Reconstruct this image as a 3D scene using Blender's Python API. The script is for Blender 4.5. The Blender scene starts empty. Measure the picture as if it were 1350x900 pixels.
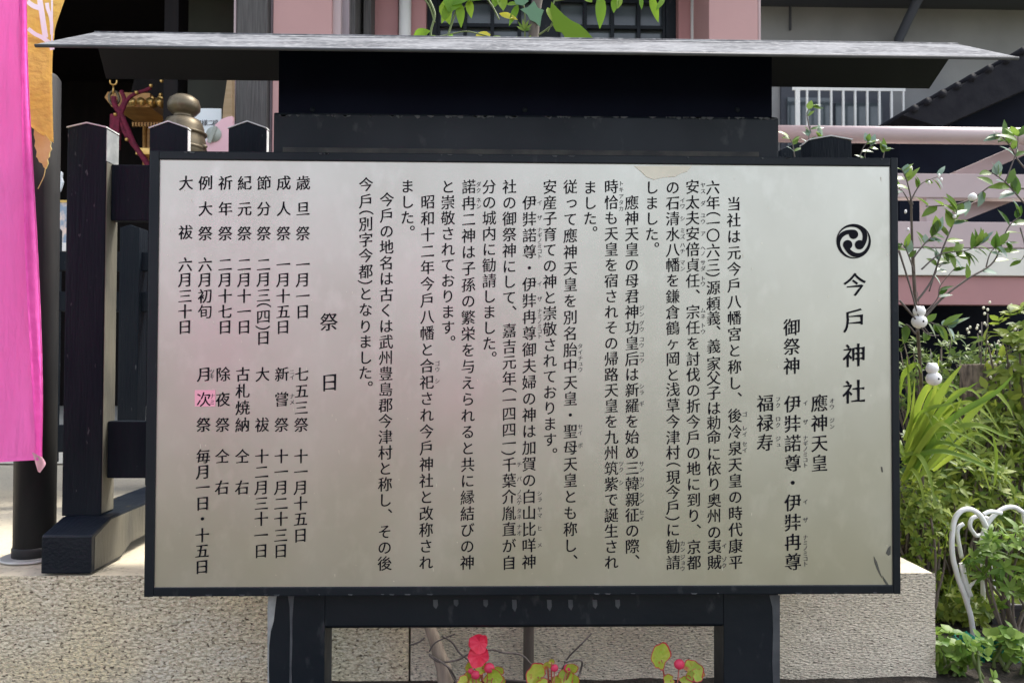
import bpy, bmesh, math, random
from mathutils import Vector, Matrix
random.seed(7)
SC = bpy.context.scene
COL = SC.collection
R = math.radians

# ------------------------------------------------------------------ camera, light, exposure
EYE = Vector((-0.0816, -1.8655, 0.96))
PITCH, YAW, ROLL = 0.01998, -0.02273, 0.00355
F, CX, CY = 975.0, 675.0, 450.0                    # focal length and centre, in photo pixels (1350 x 900)
fw = Vector((-math.sin(YAW)*math.cos(PITCH), math.cos(YAW)*math.cos(PITCH), math.sin(PITCH)))
rt0 = Vector((math.cos(YAW), math.sin(YAW), 0)); up0 = rt0.cross(fw)
rt = math.cos(ROLL)*rt0 + math.sin(ROLL)*up0
up = -math.sin(ROLL)*rt0 + math.cos(ROLL)*up0
cam = bpy.data.cameras.new('camera'); camo = bpy.data.objects.new('camera', cam); COL.objects.link(camo)
cam.sensor_width = 36; cam.lens = 36*F/1350; cam.clip_start = 0.05; cam.clip_end = 2000
m = Matrix((rt, up, -fw)).transposed().to_4x4(); m.translation = EYE
camo.matrix_world = m
cam.dof.use_dof = True; cam.dof.focus_distance = 1.9; cam.dof.aperture_fstop = 8.0
SC.camera = camo

SUN_EL, SUN_AZ = R(58), R(62)                      # azimuth measured from +Y towards +X
W = bpy.data.worlds.new('World'); SC.world = W; W.use_nodes = True
nt = W.node_tree; bg = nt.nodes['Background']
sky = nt.nodes.new('ShaderNodeTexSky'); sky.sky_type = 'NISHITA'; sky.sun_disc = False
sky.sun_elevation = SUN_EL; sky.sun_rotation = SUN_AZ; sky.air_density = 1.0; sky.dust_density = 3.0
hs = nt.nodes.new('ShaderNodeHueSaturation'); hs.inputs['Saturation'].default_value = 0.42   # bright hazy sky, hardly blue
nt.links.new(sky.outputs[0], hs.inputs['Color']); nt.links.new(hs.outputs[0], bg.inputs[0]); bg.inputs[1].default_value = 0.15
sl = bpy.data.lights.new('sun', 'SUN'); sl.energy = 1.5; sl.angle = R(14); sl.color = (1, 0.94, 0.85)
so = bpy.data.objects.new('sun', sl); COL.objects.link(so)
sdir = Vector((math.sin(SUN_AZ)*math.cos(SUN_EL), math.cos(SUN_AZ)*math.cos(SUN_EL), math.sin(SUN_EL)))
so.rotation_euler = sdir.to_track_quat('Z', 'Y').to_euler(); so.location = (3, 3, 6)
SC.view_settings.view_transform = 'Standard'; SC.view_settings.look = 'None'
SC.view_settings.exposure = 1.72; SC.view_settings.gamma = 1; SC.view_settings.use_curve_mapping = False

def P(px, py, Y):
    """world point seen at photo pixel px,py on the vertical plane at depth Y"""
    d = fw + rt*((px-CX)/F) + up*((CY-py)/F)
    return EYE + d*((Y-EYE.y)/d.y)
def S(px, Y): return px*(Y-EYE.y)/F                # pixel length -> metres at depth Y

# ------------------------------------------------------------------ materials
def mat(name, col, rough=0.6, metal=0.0, spec=0.5, col2=None, nscale=8, stretch=(1,1,1), thr=(0.35,0.65), detail=6,
        bump=0.0, bscale=60, bstretch=None, island=False, transl=0.0, rvar=0.0, third=None, fourth=None, coat=0.0, bdist=0.01):
    M = bpy.data.materials.new(name); M.use_nodes = True
    n = M.node_tree.nodes; l = M.node_tree.links; b = n['Principled BSDF']; out = n['Material Output']
    b.inputs['Base Color'].default_value = (*col, 1); b.inputs['Roughness'].default_value = rough
    b.inputs['Metallic'].default_value = metal; b.inputs['Specular IOR Level'].default_value = spec
    b.inputs['Coat Weight'].default_value = coat
    tc = n.new('ShaderNodeTexCoord')
    def noise(scale, st, det=6):
        mp = n.new('ShaderNodeMapping'); mp.inputs['Scale'].default_value = st
        l.new(tc.outputs['Object'], mp.inputs[0])
        t = n.new('ShaderNodeTexNoise'); t.inputs['Scale'].default_value = scale; t.inputs['Detail'].default_value = det
        l.new(mp.outputs[0], t.inputs['Vector']); return t
    def ramp(src, a, c):
        r = n.new('ShaderNodeMapRange'); r.inputs[1].default_value = a; r.inputs[2].default_value = c
        l.new(src, r.inputs[0]); return r.outputs[0]
    cur = None
    if col2 is not None:
        mx = n.new('ShaderNodeMix'); mx.data_type = 'RGBA'
        mx.inputs[6].default_value = (*col, 1); mx.inputs[7].default_value = (*col2, 1)
        if island:
            g = n.new('ShaderNodeNewGeometry'); l.new(g.outputs['Random Per Island'], mx.inputs[0])
        else:
            l.new(ramp(noise(nscale, stretch, detail).outputs[0], *thr), mx.inputs[0])
        cur = mx.outputs[2]
    for third in (third, fourth):                  # (colour, scale, stretch, lo, hi)
        if third is None: continue
        mx = n.new('ShaderNodeMix'); mx.data_type = 'RGBA'
        if cur: l.new(cur, mx.inputs[6])
        else: mx.inputs[6].default_value = (*col, 1)
        mx.inputs[7].default_value = (*third[0], 1)
        l.new(ramp(noise(third[1], third[2], 8).outputs[0], third[3], third[4]), mx.inputs[0]); cur = mx.outputs[2]
    if cur: l.new(cur, b.inputs['Base Color'])
    if rvar:
        rr = n.new('ShaderNodeMapRange'); rr.inputs[1].default_value = 0.3; rr.inputs[2].default_value = 0.7
        rr.inputs[3].default_value = max(0.03, rough-rvar); rr.inputs[4].default_value = rough+rvar
        l.new(noise(nscale*0.7, stretch).outputs[0], rr.inputs[0]); l.new(rr.outputs[0], b.inputs['Roughness'])
    if bump:
        bp = n.new('ShaderNodeBump'); bp.inputs['Strength'].default_value = bump; bp.inputs['Distance'].default_value = bdist
        l.new(noise(bscale, bstretch or stretch, 8).outputs[0], bp.inputs['Height']); l.new(bp.outputs[0], b.inputs['Normal'])
    if transl:
        tr = n.new('ShaderNodeBsdfTranslucent'); ms = n.new('ShaderNodeMixShader'); ms.inputs[0].default_value = transl
        if cur: l.new(cur, tr.inputs[0])
        else: tr.inputs[0].default_value = (*col, 1)
        l.new(b.outputs[0], ms.inputs[1]); l.new(tr.outputs[0], ms.inputs[2]); l.new(ms.outputs[0], out.inputs[0])
    return M

M = {}
M['black'] = mat('black_paint', (0.008,0.0115,0.017), 0.5, spec=0.08, col2=(0.012,0.016,0.021), nscale=5, stretch=(3,3,0.6), bump=0.35, bscale=30,
                 bstretch=(5,5,0.5), rvar=0.12, third=((0.10,0.105,0.11), 45, (1.6,1.6,0.5), 0.69, 0.76))
M['black_smooth'] = mat('black_enamel', (0.005,0.008,0.0125), 0.42, spec=0.2, col2=(0.009,0.012,0.016), nscale=4, bump=0.16, bscale=18, rvar=0.12,
                        third=((0.035,0.038,0.042), 34, (1,1,.5), 0.62, 0.80))
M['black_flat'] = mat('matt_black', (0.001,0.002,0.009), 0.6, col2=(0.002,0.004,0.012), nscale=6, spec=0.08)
M['foot'] = mat('worn_black_foot', (0.004,0.007,0.014), 0.42, spec=0.25, col2=(0.009,0.013,0.019), nscale=6, bump=0.2, bscale=25, bstretch=(4,1,4), rvar=.1,
                third=((0.20,0.17,0.10), 9, (1,1,1.4), 0.63, 0.68))
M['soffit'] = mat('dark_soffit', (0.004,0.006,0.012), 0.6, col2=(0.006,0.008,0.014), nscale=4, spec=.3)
M['lip'] = mat('dark_lip', (0.05,0.052,0.056), 0.6, col2=(0.03,0.031,0.034), nscale=20)
M['cap'] = mat('pale_cap', (0.62,0.62,0.60), 0.5, col2=(0.45,0.45,0.44), nscale=30)  # paleness stands for sun and sky light on fence tops and edges
M['worn'] = mat('worn_timber_side', (0.060,0.058,0.048), 0.65, col2=(0.12,0.112,0.085), nscale=9, stretch=(1,1,.5), bump=.3, bscale=30, bstretch=(3,3,.5))  # worn timber, lightened to stand for sun and bounce light on right sides
M['dusty'] = mat('dusty_black', (0.035,0.035,0.033), 0.8, col2=(0.012,0.013,0.016), nscale=22)
M['runs'] = mat('paint_runs', (0.06,0.065,0.07), 0.7, col2=(0.03,0.034,0.04), nscale=20)
M['peel'] = mat('peeled_paint', (0.30,0.31,0.30), 0.7, col2=(0.18,0.19,0.19), nscale=25)  # peeled paint on a leg; also colours the sunlit fence post side
M['metal_roof'] = mat('weathered_sheet', (0.095,0.098,0.105), 0.9, spec=.05, col2=(0.19,0.195,0.205), nscale=7, stretch=(1,2.5,2.5), thr=(0.4,0.6),
                      bump=0.25, bscale=28, third=((0.27,0.272,0.278), 55, (1,2,2), 0.50, 0.68))
M['face'] = mat('brushed_steel_plate', (0.50,0.49,0.435), 0.37, metal=0.9, col2=(0.455,0.445,0.39), nscale=4.5, thr=(0.35,0.65), bump=0.02, bscale=9,
                third=((0.53,0.52,0.465), 24, (1,1,0.6), 0.52, 0.8), rvar=0.05)
M['ink'] = mat('black_ink', (0.004,0.004,0.008), 0.6, spec=.1)
M['ink_thin'] = mat('grey_ink', (0.035,0.035,0.04), 0.6)
M['scuff'] = mat('scuffed_metal', (0.07,0.07,0.06), 0.7)
M['cream'] = mat('cream_film', (0.72,0.68,0.56), 0.5, col2=(0.66,0.63,0.52), nscale=30)
M['sticker'] = mat('pink_tape', (0.80,0.34,0.44), 0.6)
M['pink_cloth'] = mat('pink_cloth', (0.96,0.30,0.70), 0.85, col2=(0.93,0.25,0.64), nscale=4, stretch=(3,3,0.5), bump=0.7, bscale=5, bstretch=(4,4,0.9), bdist=0.03, transl=0.35, spec=0.15)
M['pink_hem'] = mat('pink_hem', (0.93,0.22,0.64), 0.85, col2=(0.86,0.17,0.57), nscale=30, bump=.3, bscale=60, transl=.15, spec=.1)
M['yellow_cloth'] = mat('yellow_cloth', (0.78,0.57,0.17), 0.85, col2=(0.84,0.65,0.24), nscale=7, bump=0.6, bscale=16, bstretch=(1.4,1.4,2.0), transl=0.25, spec=0.15, bdist=0.02)
M['yellow_worn'] = mat('worn_yellow_cloth', (0.74,0.62,0.22), 0.9, col2=(0.80,0.70,0.34), nscale=16, bump=0.6, bscale=22, transl=0.3, spec=0.1)
M['white_print'] = mat('white_print', (0.85,0.85,0.83), 0.8)
M['pole'] = mat('dark_pipe', (0.013,0.014,0.016), 0.6, spec=.18, col2=(0.028,0.028,0.028), nscale=9, stretch=(1,1,0.3), bump=0.1, bscale=20, rvar=0.1)
M['flange'] = mat('galvanised_flange', (0.45,0.45,0.43), 0.5, metal=0.5, col2=(0.35,0.35,0.33), nscale=18)
def stone_mat(name, a, b_, grain, pit, sc, st=1.9):
    return mat(name, a, 0.85, col2=b_, nscale=3.2, stretch=(1,1,1.5), thr=(0.36,0.64), detail=8, bump=1.0, bscale=sc, bstretch=(1,1,st), bdist=0.014,
               third=(grain, sc*1.25, (1,1.2,st), 0.44, 0.60), fourth=(pit, sc*1.1, (1.15,1.2,st*1.05), 0.57, 0.65))
M['stone_tan'] = stone_mat('rough_tan_granite', (0.86,0.74,0.47), (0.78,0.72,0.57), (0.52,0.45,0.31), (0.15,0.12,0.08), 64, 1.8)
M['stone_grey'] = stone_mat('rough_grey_granite', (0.89,0.81,0.65), (0.80,0.71,0.54), (0.58,0.52,0.41), (0.14,0.12,0.09), 72, 3.2)
M['stone_top'] = mat('sawn_stone', (0.56,0.50,0.38), 0.8, col2=(0.48,0.43,0.32), nscale=3, third=((0.36,0.32,0.24), 55, (1,1,1), 0.56, 0.68), bump=0.15, bscale=90)
M['paving'] = mat('paving', (0.54,0.49,0.38), 0.85, col2=(0.47,0.43,0.34), nscale=4, third=((0.38,0.34,0.27), 70, (1,1,1), 0.55, 0.66), bump=0.15, bscale=100)
M['soil'] = mat('soil', (0.014,0.011,0.008), 0.95, col2=(0.035,0.026,0.018), nscale=30, bump=1, bscale=40, bdist=0.02)
M['ground'] = mat('gravel_ground', (0.115,0.112,0.062), 0.9, col2=(0.085,0.082,0.05), nscale=20, bump=0.5, bscale=80)
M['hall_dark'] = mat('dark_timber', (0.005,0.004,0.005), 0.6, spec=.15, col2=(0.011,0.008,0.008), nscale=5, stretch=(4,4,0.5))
M['hall_panel'] = mat('olive_grey_panel', (0.050,0.052,0.043), 0.6, spec=.2, col2=(0.04,0.042,0.035), nscale=5)
M['grey_wood'] = mat('weathered_wood', (0.095,0.09,0.088), 0.75, col2=(0.05,0.047,0.047), nscale=20, stretch=(5,5,0.25), bump=0.5, bscale=30, bstretch=(5,5,0.25))
M['pink_wall'] = mat('pink_paint', (0.47,0.275,0.265), 0.55, col2=(0.44,0.255,0.245), nscale=2.5, bump=0.05, bscale=40)
M['pink_dark'] = mat('dull_pink_paint', (0.40,0.20,0.20), 0.6, col2=(0.36,0.18,0.18), nscale=3)
M['pink_pale'] = mat('pale_pink_paint', (0.46,0.365,0.37), 0.5, col2=(0.42,0.33,0.335), nscale=3, third=((0.45,0.33,0.33), 26, (1,1,1), 0.64, 0.75))
M['pink_grey'] = mat('pink_grey_paint', (0.33,0.255,0.255), 0.55, col2=(0.29,0.22,0.22), nscale=4)
M['mauve'] = mat('mauve_grey_paint', (0.30,0.25,0.27), 0.6, col2=(0.25,0.21,0.23), nscale=6, stretch=(4,4,.4))
M['white_paint'] = mat('white_paint', (0.78,0.77,0.73), 0.5, col2=(0.72,0.71,0.68), nscale=5)
M['offwhite'] = mat('offwhite_concrete', (0.70,0.68,0.61), 0.75, col2=(0.62,0.60,0.54), nscale=5, third=((0.45,0.42,0.36), 8, (1,1,3), 0.66, 0.76))
M['glass'] = mat('dark_glass', (0.05,0.065,0.075), 0.12, col2=(0.09,0.11,0.12), nscale=3, spec=0.6)
M['grey_wall'] = mat('grey_render', (0.25,0.25,0.248), 0.85, col2=(0.21,0.21,0.21), nscale=2.2, third=((0.19,0.19,0.195), 5, (1,1,.35), 0.62, 0.75), bump=0.2, bscale=50)
M['tile'] = mat('dark_tile', (0.006,0.006,0.010), 0.7, spec=.15, col2=(0.012,0.012,0.016), nscale=8, bump=0.3, bscale=20)
M['eave'] = mat('dark_eave', (0.05,0.055,0.07), 0.7)
M['bronze'] = mat('aged_bronze', (0.15,0.12,0.075), 0.42, metal=0.6, col2=(0.10,0.082,0.055), nscale=14, rvar=0.1, third=((0.20,0.175,0.13), 20, (1,1,.5), .6, .75))
M['gold'] = mat('gilt_metal', (0.75,0.50,0.18), 0.35, metal=0.85, col2=(0.55,0.33,0.10), nscale=20)
M['gilt_wood'] = mat('gilded_wood', (0.48,0.26,0.08), 0.5, metal=0.2, col2=(0.34,0.17,0.05), nscale=16, stretch=(1,1,3))
M['red_cord'] = mat('crimson_cord', (0.17,0.006,0.035), 0.8, col2=(0.10,0.004,0.022), nscale=40, bump=0.4, bscale=90)
M['paper'] = mat('poster_paper', (0.72,0.76,0.78), 0.7, col2=(0.60,0.67,0.72), nscale=3)
M['poster_ink'] = mat('poster_ink', (0.03,0.03,0.04), 0.7)
M['rose'] = mat('pale_rose', (0.72,0.45,0.50), 0.6, col2=(0.66,0.40,0.45), nscale=4)
M['disc_grey'] = mat('grey_disc', (0.30,0.32,0.29), 0.6)
M['tan'] = mat('tan_card', (0.33,0.24,0.14), 0.7, col2=(0.27,0.19,0.10), nscale=10, stretch=(.4,.4,4))
M['skin_print'] = mat('pale_print', (0.72,0.60,0.52), 0.7, col2=(0.25,0.33,0.42), nscale=16, thr=(0.45,0.55))
def leafmat(name, a, b_, tr=0.45, rough=0.42): return mat(name, a, rough, col2=b_, island=True, transl=tr, spec=0.3)
M['leaf_dark'] = leafmat('dark_foliage', (0.035,0.08,0.015), (0.17,0.24,0.045), 0.38, 0.45)
M['leaf_mid'] = leafmat('mid_foliage', (0.09,0.16,0.02), (0.30,0.36,0.06), 0.48, 0.45)
M['leaf_light'] = leafmat('light_foliage', (0.09,0.19,0.03), (0.22,0.32,0.06), 0.45)
M['leaf_vine'] = leafmat('vine_leaf', (0.12,0.26,0.02), (0.27,0.40,0.03), 0.55)
M['leaf_pale'] = mat('pale_vine_leaf', (0.15,0.30,0.17), 0.45, transl=0.35)
M['leaf_yellow'] = mat('yellow_leaf', (0.55,0.52,0.05), 0.5, transl=0.45)
M['leaf_sap'] = leafmat('glossy_leaf', (0.05,0.12,0.02), (0.22,0.33,0.06), 0.42, 0.3)
M['leaf_glauc'] = leafmat('glaucous_leaf', (0.16,0.26,0.20), (0.30,0.38,0.30), 0.3, 0.35)  # glaucous leaves; the paleness also stands for glossy highlights
M['strap'] = leafmat('strap_leaf', (0.13,0.23,0.025), (0.34,0.42,0.06), 0.45, 0.38)
M['leaf_bego'] = mat('begonia_leaf', (0.36,0.52,0.05), 0.35, col2=(0.55,0.58,0.09), nscale=30, transl=0.4, third=((0.55,0.10,0.05), 38, (1,1,1), 0.60, 0.70))
M['leaf_rim'] = mat('red_leaf_rim', (0.60,0.06,0.07), 0.4, transl=0.4)
M['petal'] = mat('red_petal', (0.80,0.015,0.06), 0.4, col2=(0.86,0.06,0.13), nscale=40, transl=0.4)
M['petal_pink'] = mat('pink_petal', (0.86,0.08,0.18), 0.4, transl=0.45)
M['stem_green'] = mat('green_stem', (0.12,0.16,0.05), 0.6)
M['stem_red'] = mat('red_stem', (0.34,0.08,0.05), 0.5)
M['bark'] = mat('brown_bark', (0.09,0.07,0.055), 0.85, col2=(0.15,0.12,0.095), nscale=18, stretch=(2,2,.4), bump=.6, bscale=30, bstretch=(3,3,.6))
M['stump'] = mat('furrowed_bark', (0.20,0.155,0.11), 0.9, col2=(0.045,0.034,0.024), nscale=26, stretch=(2.4,2.4,.6), bump=.8, bscale=30, bstretch=(3,3,.7))
M['twig'] = mat('grey_twig', (0.12,0.10,0.09), 0.8)
M['stake'] = mat('pale_stake', (0.40,0.33,0.25), 0.8, col2=(0.25,0.20,0.16), nscale=16, stretch=(3,3,.5), bump=.4, bscale=40)
M['stake_dark'] = mat('brown_stake', (0.075,0.06,0.05), 0.7, col2=(0.11,0.09,0.07), nscale=16, stretch=(3,3,.4))
M['white_tube'] = mat('white_enamel_tube', (0.78,0.78,0.78), 0.35, col2=(0.68,0.68,0.66), nscale=14)
M['china'] = mat('white_china', (0.82,0.80,0.77), 0.3)
M['net'] = mat('green_net', (0.015,0.24,0.17), 0.6, col2=(0.03,0.38,0.27), nscale=40, transl=.2)
M['planter'] = mat('dark_planter', (0.015,0.013,0.014), 0.5)
M['bud'] = mat('cream_bud', (0.72,0.70,0.55), 0.5)

# ------------------------------------------------------------------ mesh helpers
ORG = {}
class MB:
    def __init__(s): s.v = []; s.f = []; s.smooth = []
    def add(s, vs, fs, smooth=False):
        o = len(s.v); s.v += [Vector(v) for v in vs]; s.f += [tuple(i+o for i in f) for f in fs]; s.smooth += [smooth]*len(fs)
        return s
    def bm(s, b, smooth=False):
        b.verts.index_update()
        s.add([v.co.copy() for v in b.verts], [[v.index for v in f.verts] for f in b.faces], smooth); b.free(); return s
    def box(s, x0, x1, y0, y1, z0, z1, bev=0.0):
        b = bmesh.new(); bmesh.ops.create_cube(b, size=1)
        for v in b.verts:
            v.co = Vector((x0 if v.co.x < 0 else x1, y0 if v.co.y < 0 else y1, z0 if v.co.z < 0 else z1))
        if bev: bmesh.ops.bevel(b, geom=b.edges[:], offset=bev, segments=2, profile=0.6, affect='EDGES')
        return s.bm(b)
    def prism(s, pts, y0, y1, bev=0.0):
        """polygon given as (x,z), extruded from y0 to y1"""
        n = len(pts)
        b = bmesh.new()
        A = [b.verts.new((p[0], y0, p[1])) for p in pts]; B = [b.verts.new((p[0], y1, p[1])) for p in pts]
        b.faces.new(A); b.faces.new(B[::-1])
        for i in range(n): b.faces.new((A[i], B[i], B[(i+1) % n], A[(i+1) % n]))
        bmesh.ops.recalc_face_normals(b, faces=b.faces[:])
        if bev: bmesh.ops.bevel(b, geom=b.edges[:], offset=bev, segments=2, profile=0.6, affect='EDGES')
        return s.bm(b)
    def prismx(s, pts, x0, x1, bev=0.0):
        """polygon given as (y,z), extruded from x0 to x1"""
        n = len(pts); b = bmesh.new()
        A = [b.verts.new((x0, p[0], p[1])) for p in pts]; B = [b.verts.new((x1, p[0], p[1])) for p in pts]
        b.faces.new(A); b.faces.new(B[::-1])
        for i in range(n): b.faces.new((A[i], B[i], B[(i+1) % n], A[(i+1) % n]))
        bmesh.ops.recalc_face_normals(b, faces=b.faces[:])
        if bev: bmesh.ops.bevel(b, geom=b.edges[:], offset=bev, segments=2, profile=0.6, affect='EDGES')
        return s.bm(b)
    def tube(s, pts, rad, k=8, cap=True):
        pts = [Vector(p) for p in pts]; n = len(pts)
        rs = rad if isinstance(rad, (list, tuple)) else [rad]*n
        vs = []; fs = []; ref = None
        for i, p in enumerate(pts):
            t = (pts[min(i+1, n-1)]-pts[max(i-1, 0)]).normalized()
            if ref is None: ref = t.orthogonal().normalized()
            ref = (ref - t*ref.dot(t)).normalized(); bi = t.cross(ref)
            for j in range(k):
                a = 2*math.pi*j/k; vs.append(p+(ref*math.cos(a)+bi*math.sin(a))*rs[i])
        for i in range(n-1):
            for j in range(k): fs.append((i*k+j, i*k+(j+1) % k, (i+1)*k+(j+1) % k, (i+1)*k+j))
        if cap: fs.append(tuple(range(k))[::-1]); fs.append(tuple(range((n-1)*k, n*k)))
        return s.add(vs, fs, True)
    def lathe(s, prof, c, k=28):
        vs = []; fs = []
        for (r, z) in prof:
            for j in range(k):
                a = 2*math.pi*j/k; vs.append(Vector(c)+Vector((r*math.cos(a), r*math.sin(a), z)))
        for i in range(len(prof)-1):
            for j in range(k): fs.append((i*k+j, i*k+(j+1) % k, (i+1)*k+(j+1) % k, (i+1)*k+j))
        fs.append(tuple(range(k))[::-1]); fs.append(tuple(range((len(prof)-1)*k, len(prof)*k)))
        return s.add(vs, fs, True)
    def ball(s, c, r, sc=(1,1,1), u=14, v=9):
        b = bmesh.new(); bmesh.ops.create_uvsphere(b, u_segments=u, v_segments=v, radius=r)
        for q in b.verts: q.co = Vector((q.co.x*sc[0], q.co.y*sc[1], q.co.z*sc[2])) + Vector(c)
        return s.bm(b, True)
    def leaf(s, base, d, nrm, L, Wd, bend=0.15, n=4, shape='ovate', fold=0.18):
        d = Vector(d).normalized(); nrm = Vector(nrm); nrm = (nrm - d*nrm.dot(d))
        if nrm.length < 1e-4: nrm = d.orthogonal()
        nrm.normalize(); sd = d.cross(nrm); base = Vector(base)
        vs = []; fs = []
        for i in range(n+1):
            t = i/n
            if shape == 'strap': w = Wd*0.5*min(1, 0.6+t*1.6)*(1-max(0, t-0.55)/0.45)**0.8
            elif shape == 'round': w = Wd*0.5*math.sqrt(max(0, 1-(2*t-1)**2))
            else: w = Wd*0.5*math.sin(math.pi*min(1, t**0.8))**0.85 if 0 < t < 1 else 0
            w = max(w, Wd*0.02)
            c = base + d*(L*t) - nrm*(bend*L*t*t)
            vs += [c - sd*w + nrm*(fold*w), c, c + sd*w + nrm*(fold*w)]
        for i in range(n):
            a = i*3; fs += [(a, a+1, a+4, a+3), (a+1, a+2, a+5, a+4)]
        return s.add(vs, fs, True)
    def blade(s, pts, Wd, nrm):
        """long leaf along a polyline"""
        pts = [Vector(p) for p in pts]; n = len(pts); vs = []; fs = []
        for i, p in enumerate(pts):
            t = (pts[min(i+1, n-1)]-pts[max(i-1, 0)]).normalized(); sd = t.cross(Vector(nrm)).normalized(); q = i/(n-1)
            w = Wd*0.5*min(1, 0.55+q*2)*(1-max(0, q-0.5)/0.5)**0.8; w = max(w, 0.0006)
            up_ = sd.cross(t)
            vs += [p-sd*w+up_*w*0.35, p, p+sd*w+up_*w*0.35]
        for i in range(n-1):
            a = i*3; fs += [(a, a+1, a+4, a+3), (a+1, a+2, a+5, a+4)]
        return s.add(vs, fs, True)
    def build(s, name, m, parent=None, origin=None, bevmod=0, label=None):
        me = bpy.data.meshes.new(name)
        org = ORG[parent.name] if parent is not None else (Vector(origin) if origin is not None else Vector((0,0,0)))
        me.from_pydata([tuple(v-org) for v in s.v], [], s.f)
        me.polygons.foreach_set('use_smooth', s.smooth); me.update()
        me.materials.append(M[m] if isinstance(m, str) else m)
        o = bpy.data.objects.new(name, me); COL.objects.link(o)
        if parent is not None: o.parent = parent
        else: o.location = org
        ORG[o.name] = org
        if label: o['label'] = label
        return o

def thing(name, label, cat, loc, group=None):
    o = bpy.data.objects.new(name, None); COL.objects.link(o); o.location = loc; o.empty_display_size = 0.1
    ORG[o.name] = Vector(loc); o['label'] = label; o['category'] = cat
    if group: o['group'] = group
    return o
def tag(o, label, cat, group=None):
    o['label'] = label; o['category'] = cat
    if group: o['group'] = group
    return o
def struct(o): o['kind'] = 'structure'; return o
def stuff(o): o['kind'] = 'stuff'; return o
def rv(s=1.0): return Vector((random.uniform(-s,s), random.uniform(-s,s), random.uniform(-s,s)))
def spline(pts, n=8):
    pts = [Vector(p) for p in pts]; out = []
    for i in range(len(pts)-1):
        p0 = pts[max(i-1,0)]; p1 = pts[i]; p2 = pts[i+1]; p3 = pts[min(i+2, len(pts)-1)]
        for k in range(n):
            t = k/n
            out.append(0.5*((2*p1)+(p2-p0)*t+(2*p0-5*p1+4*p2-p3)*t*t+(3*p1-p0-3*p2+p3)*t**3))
    out.append(pts[-1]); return out

# ------------------------------------------------------------------ the setting: ground, soil, platform
struct(MB().add([(-300,-300,0),(300,-300,0),(300,300,0),(-300,300,0)], [(0,1,2,3)]).build('ground', 'ground'))
def soil_sheet():
    b = MB(); nx, ny = 60, 40; x0, x1, y0, y1 = -2.6, 4.2, -0.55, 3.6
    vs = [(x0+(x1-x0)*i/nx, y0+(y1-y0)*j/ny, 0.006+0.012*random.random()) for j in range(ny+1) for i in range(nx+1)]
    fs = [(j*(nx+1)+i, j*(nx+1)+i+1, (j+1)*(nx+1)+i+1, (j+1)*(nx+1)+i) for j in range(ny) for i in range(nx)]
    return b.add(vs, fs, True)
struct(soil_sheet().build('soil_bed', 'soil'))
YC = 0.32                                           # front face of the stone kerb
ZT = P(600, 757, YC).z                              # its top
XE = P(1233, 800, YC).x                             # its right end
XJ = P(540, 860, YC).x                              # the joint between the two stones
YK = 1.70
def kerb_stone(x0, x1, mface, label):
    t = thing('kerb_stone', label, 'stone block', (x0, YC, 0), 'granite kerb stones')
    b = bmesh.new(); nx = max(2, int((x1-x0)/0.02)); nz = 16
    vs = [[b.verts.new((x0+(x1-x0)*i/nx, YC + (random.uniform(-0.003,0.003) if 0 < j < nz else 0), 0.004+(ZT-0.004)*j/nz)) for j in range(nz+1)] for i in range(nx+1)]
    for i in range(nx):
        for j in range(nz): b.faces.new((vs[i][j], vs[i+1][j], vs[i+1][j+1], vs[i][j+1]))
    MB().bm(b, True).build('rough_face', mface, t)
    MB().box(x0, x1, YC+0.006, YK, 0.004, ZT-0.002, 0.004).build('stone_body', 'stone_top', t)
    return t
kerb_stone(-4.6, XJ-0.003, 'stone_tan', 'rough tan granite kerb stone left of the joint, under the fence foot')
kerb_stone(XJ+0.003, XE, 'stone_grey', 'rough grey granite kerb stone right of the joint, ending by the plants')
struct(MB().box(-4.6, XE, YK+0.006, 8.0, 0.002, ZT-0.004, 0.003).build('platform_paving', 'paving'))

# ------------------------------------------------------------------ shrine hall behind
YH = 2.5
hall = thing('shrine_hall', 'pink and black shrine hall with dark open interior and lattice window behind the board', 'building', (-2, YH, ZT))
HT = 3.55
def slab(px0, px1, y0, y1, name, m, z0=None, z1=HT, bev=0.004, par=hall, label=None):
    a = P(px0, 300, y0).x; c = P(px1, 300, y0).x
    return MB().box(a, c, y0, y1, ZT if z0 is None else z0, z1, bev).build(name, m, par, label=label)
xl = P(352, 300, YH).x
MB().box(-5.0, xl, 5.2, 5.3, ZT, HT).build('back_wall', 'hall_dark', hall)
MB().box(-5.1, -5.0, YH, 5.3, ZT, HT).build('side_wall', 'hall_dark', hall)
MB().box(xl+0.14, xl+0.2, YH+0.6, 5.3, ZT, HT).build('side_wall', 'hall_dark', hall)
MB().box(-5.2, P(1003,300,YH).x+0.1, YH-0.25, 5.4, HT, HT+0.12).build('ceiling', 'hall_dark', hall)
MB().box(-4.9, xl, YH+0.02, 5.2, ZT+0.004, ZT+0.16, 0.005).build('floor_step', 'offwhite', hall)
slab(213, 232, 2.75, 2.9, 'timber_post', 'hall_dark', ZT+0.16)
slab(236, 305, 3.3, 3.34, 'sliding_panel', 'hall_panel', 1.9)
slab(309, 350, YH-0.08, YH+0.1, 'timber_post', 'grey_wood')
slab(305, 308.4, YH-0.06, YH+0.05, 'door_trim', 'pink_pale')
slab(350.4, 357, YH-0.02, YH+0.12, 'door_trim', 'mauve')
slab(357.3, 435, YH-0.05, YH+0.3, 'pillar', 'pink_wall')
slab(435.3, 447, YH-0.02, YH+0.3, 'pillar_edge', 'pink_pale')  # paler colour stands for the pillar's lit right face
slab(447.3, 458, YH+0.02, YH+0.3, 'pillar_edge', 'mauve')
slab(458.3, 466, YH+0.05, YH+0.3, 'timber_post', 'grey_wood')
slab(466, 477, YH+0.5, YH+0.55, 'recess_board', 'hall_dark')
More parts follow.
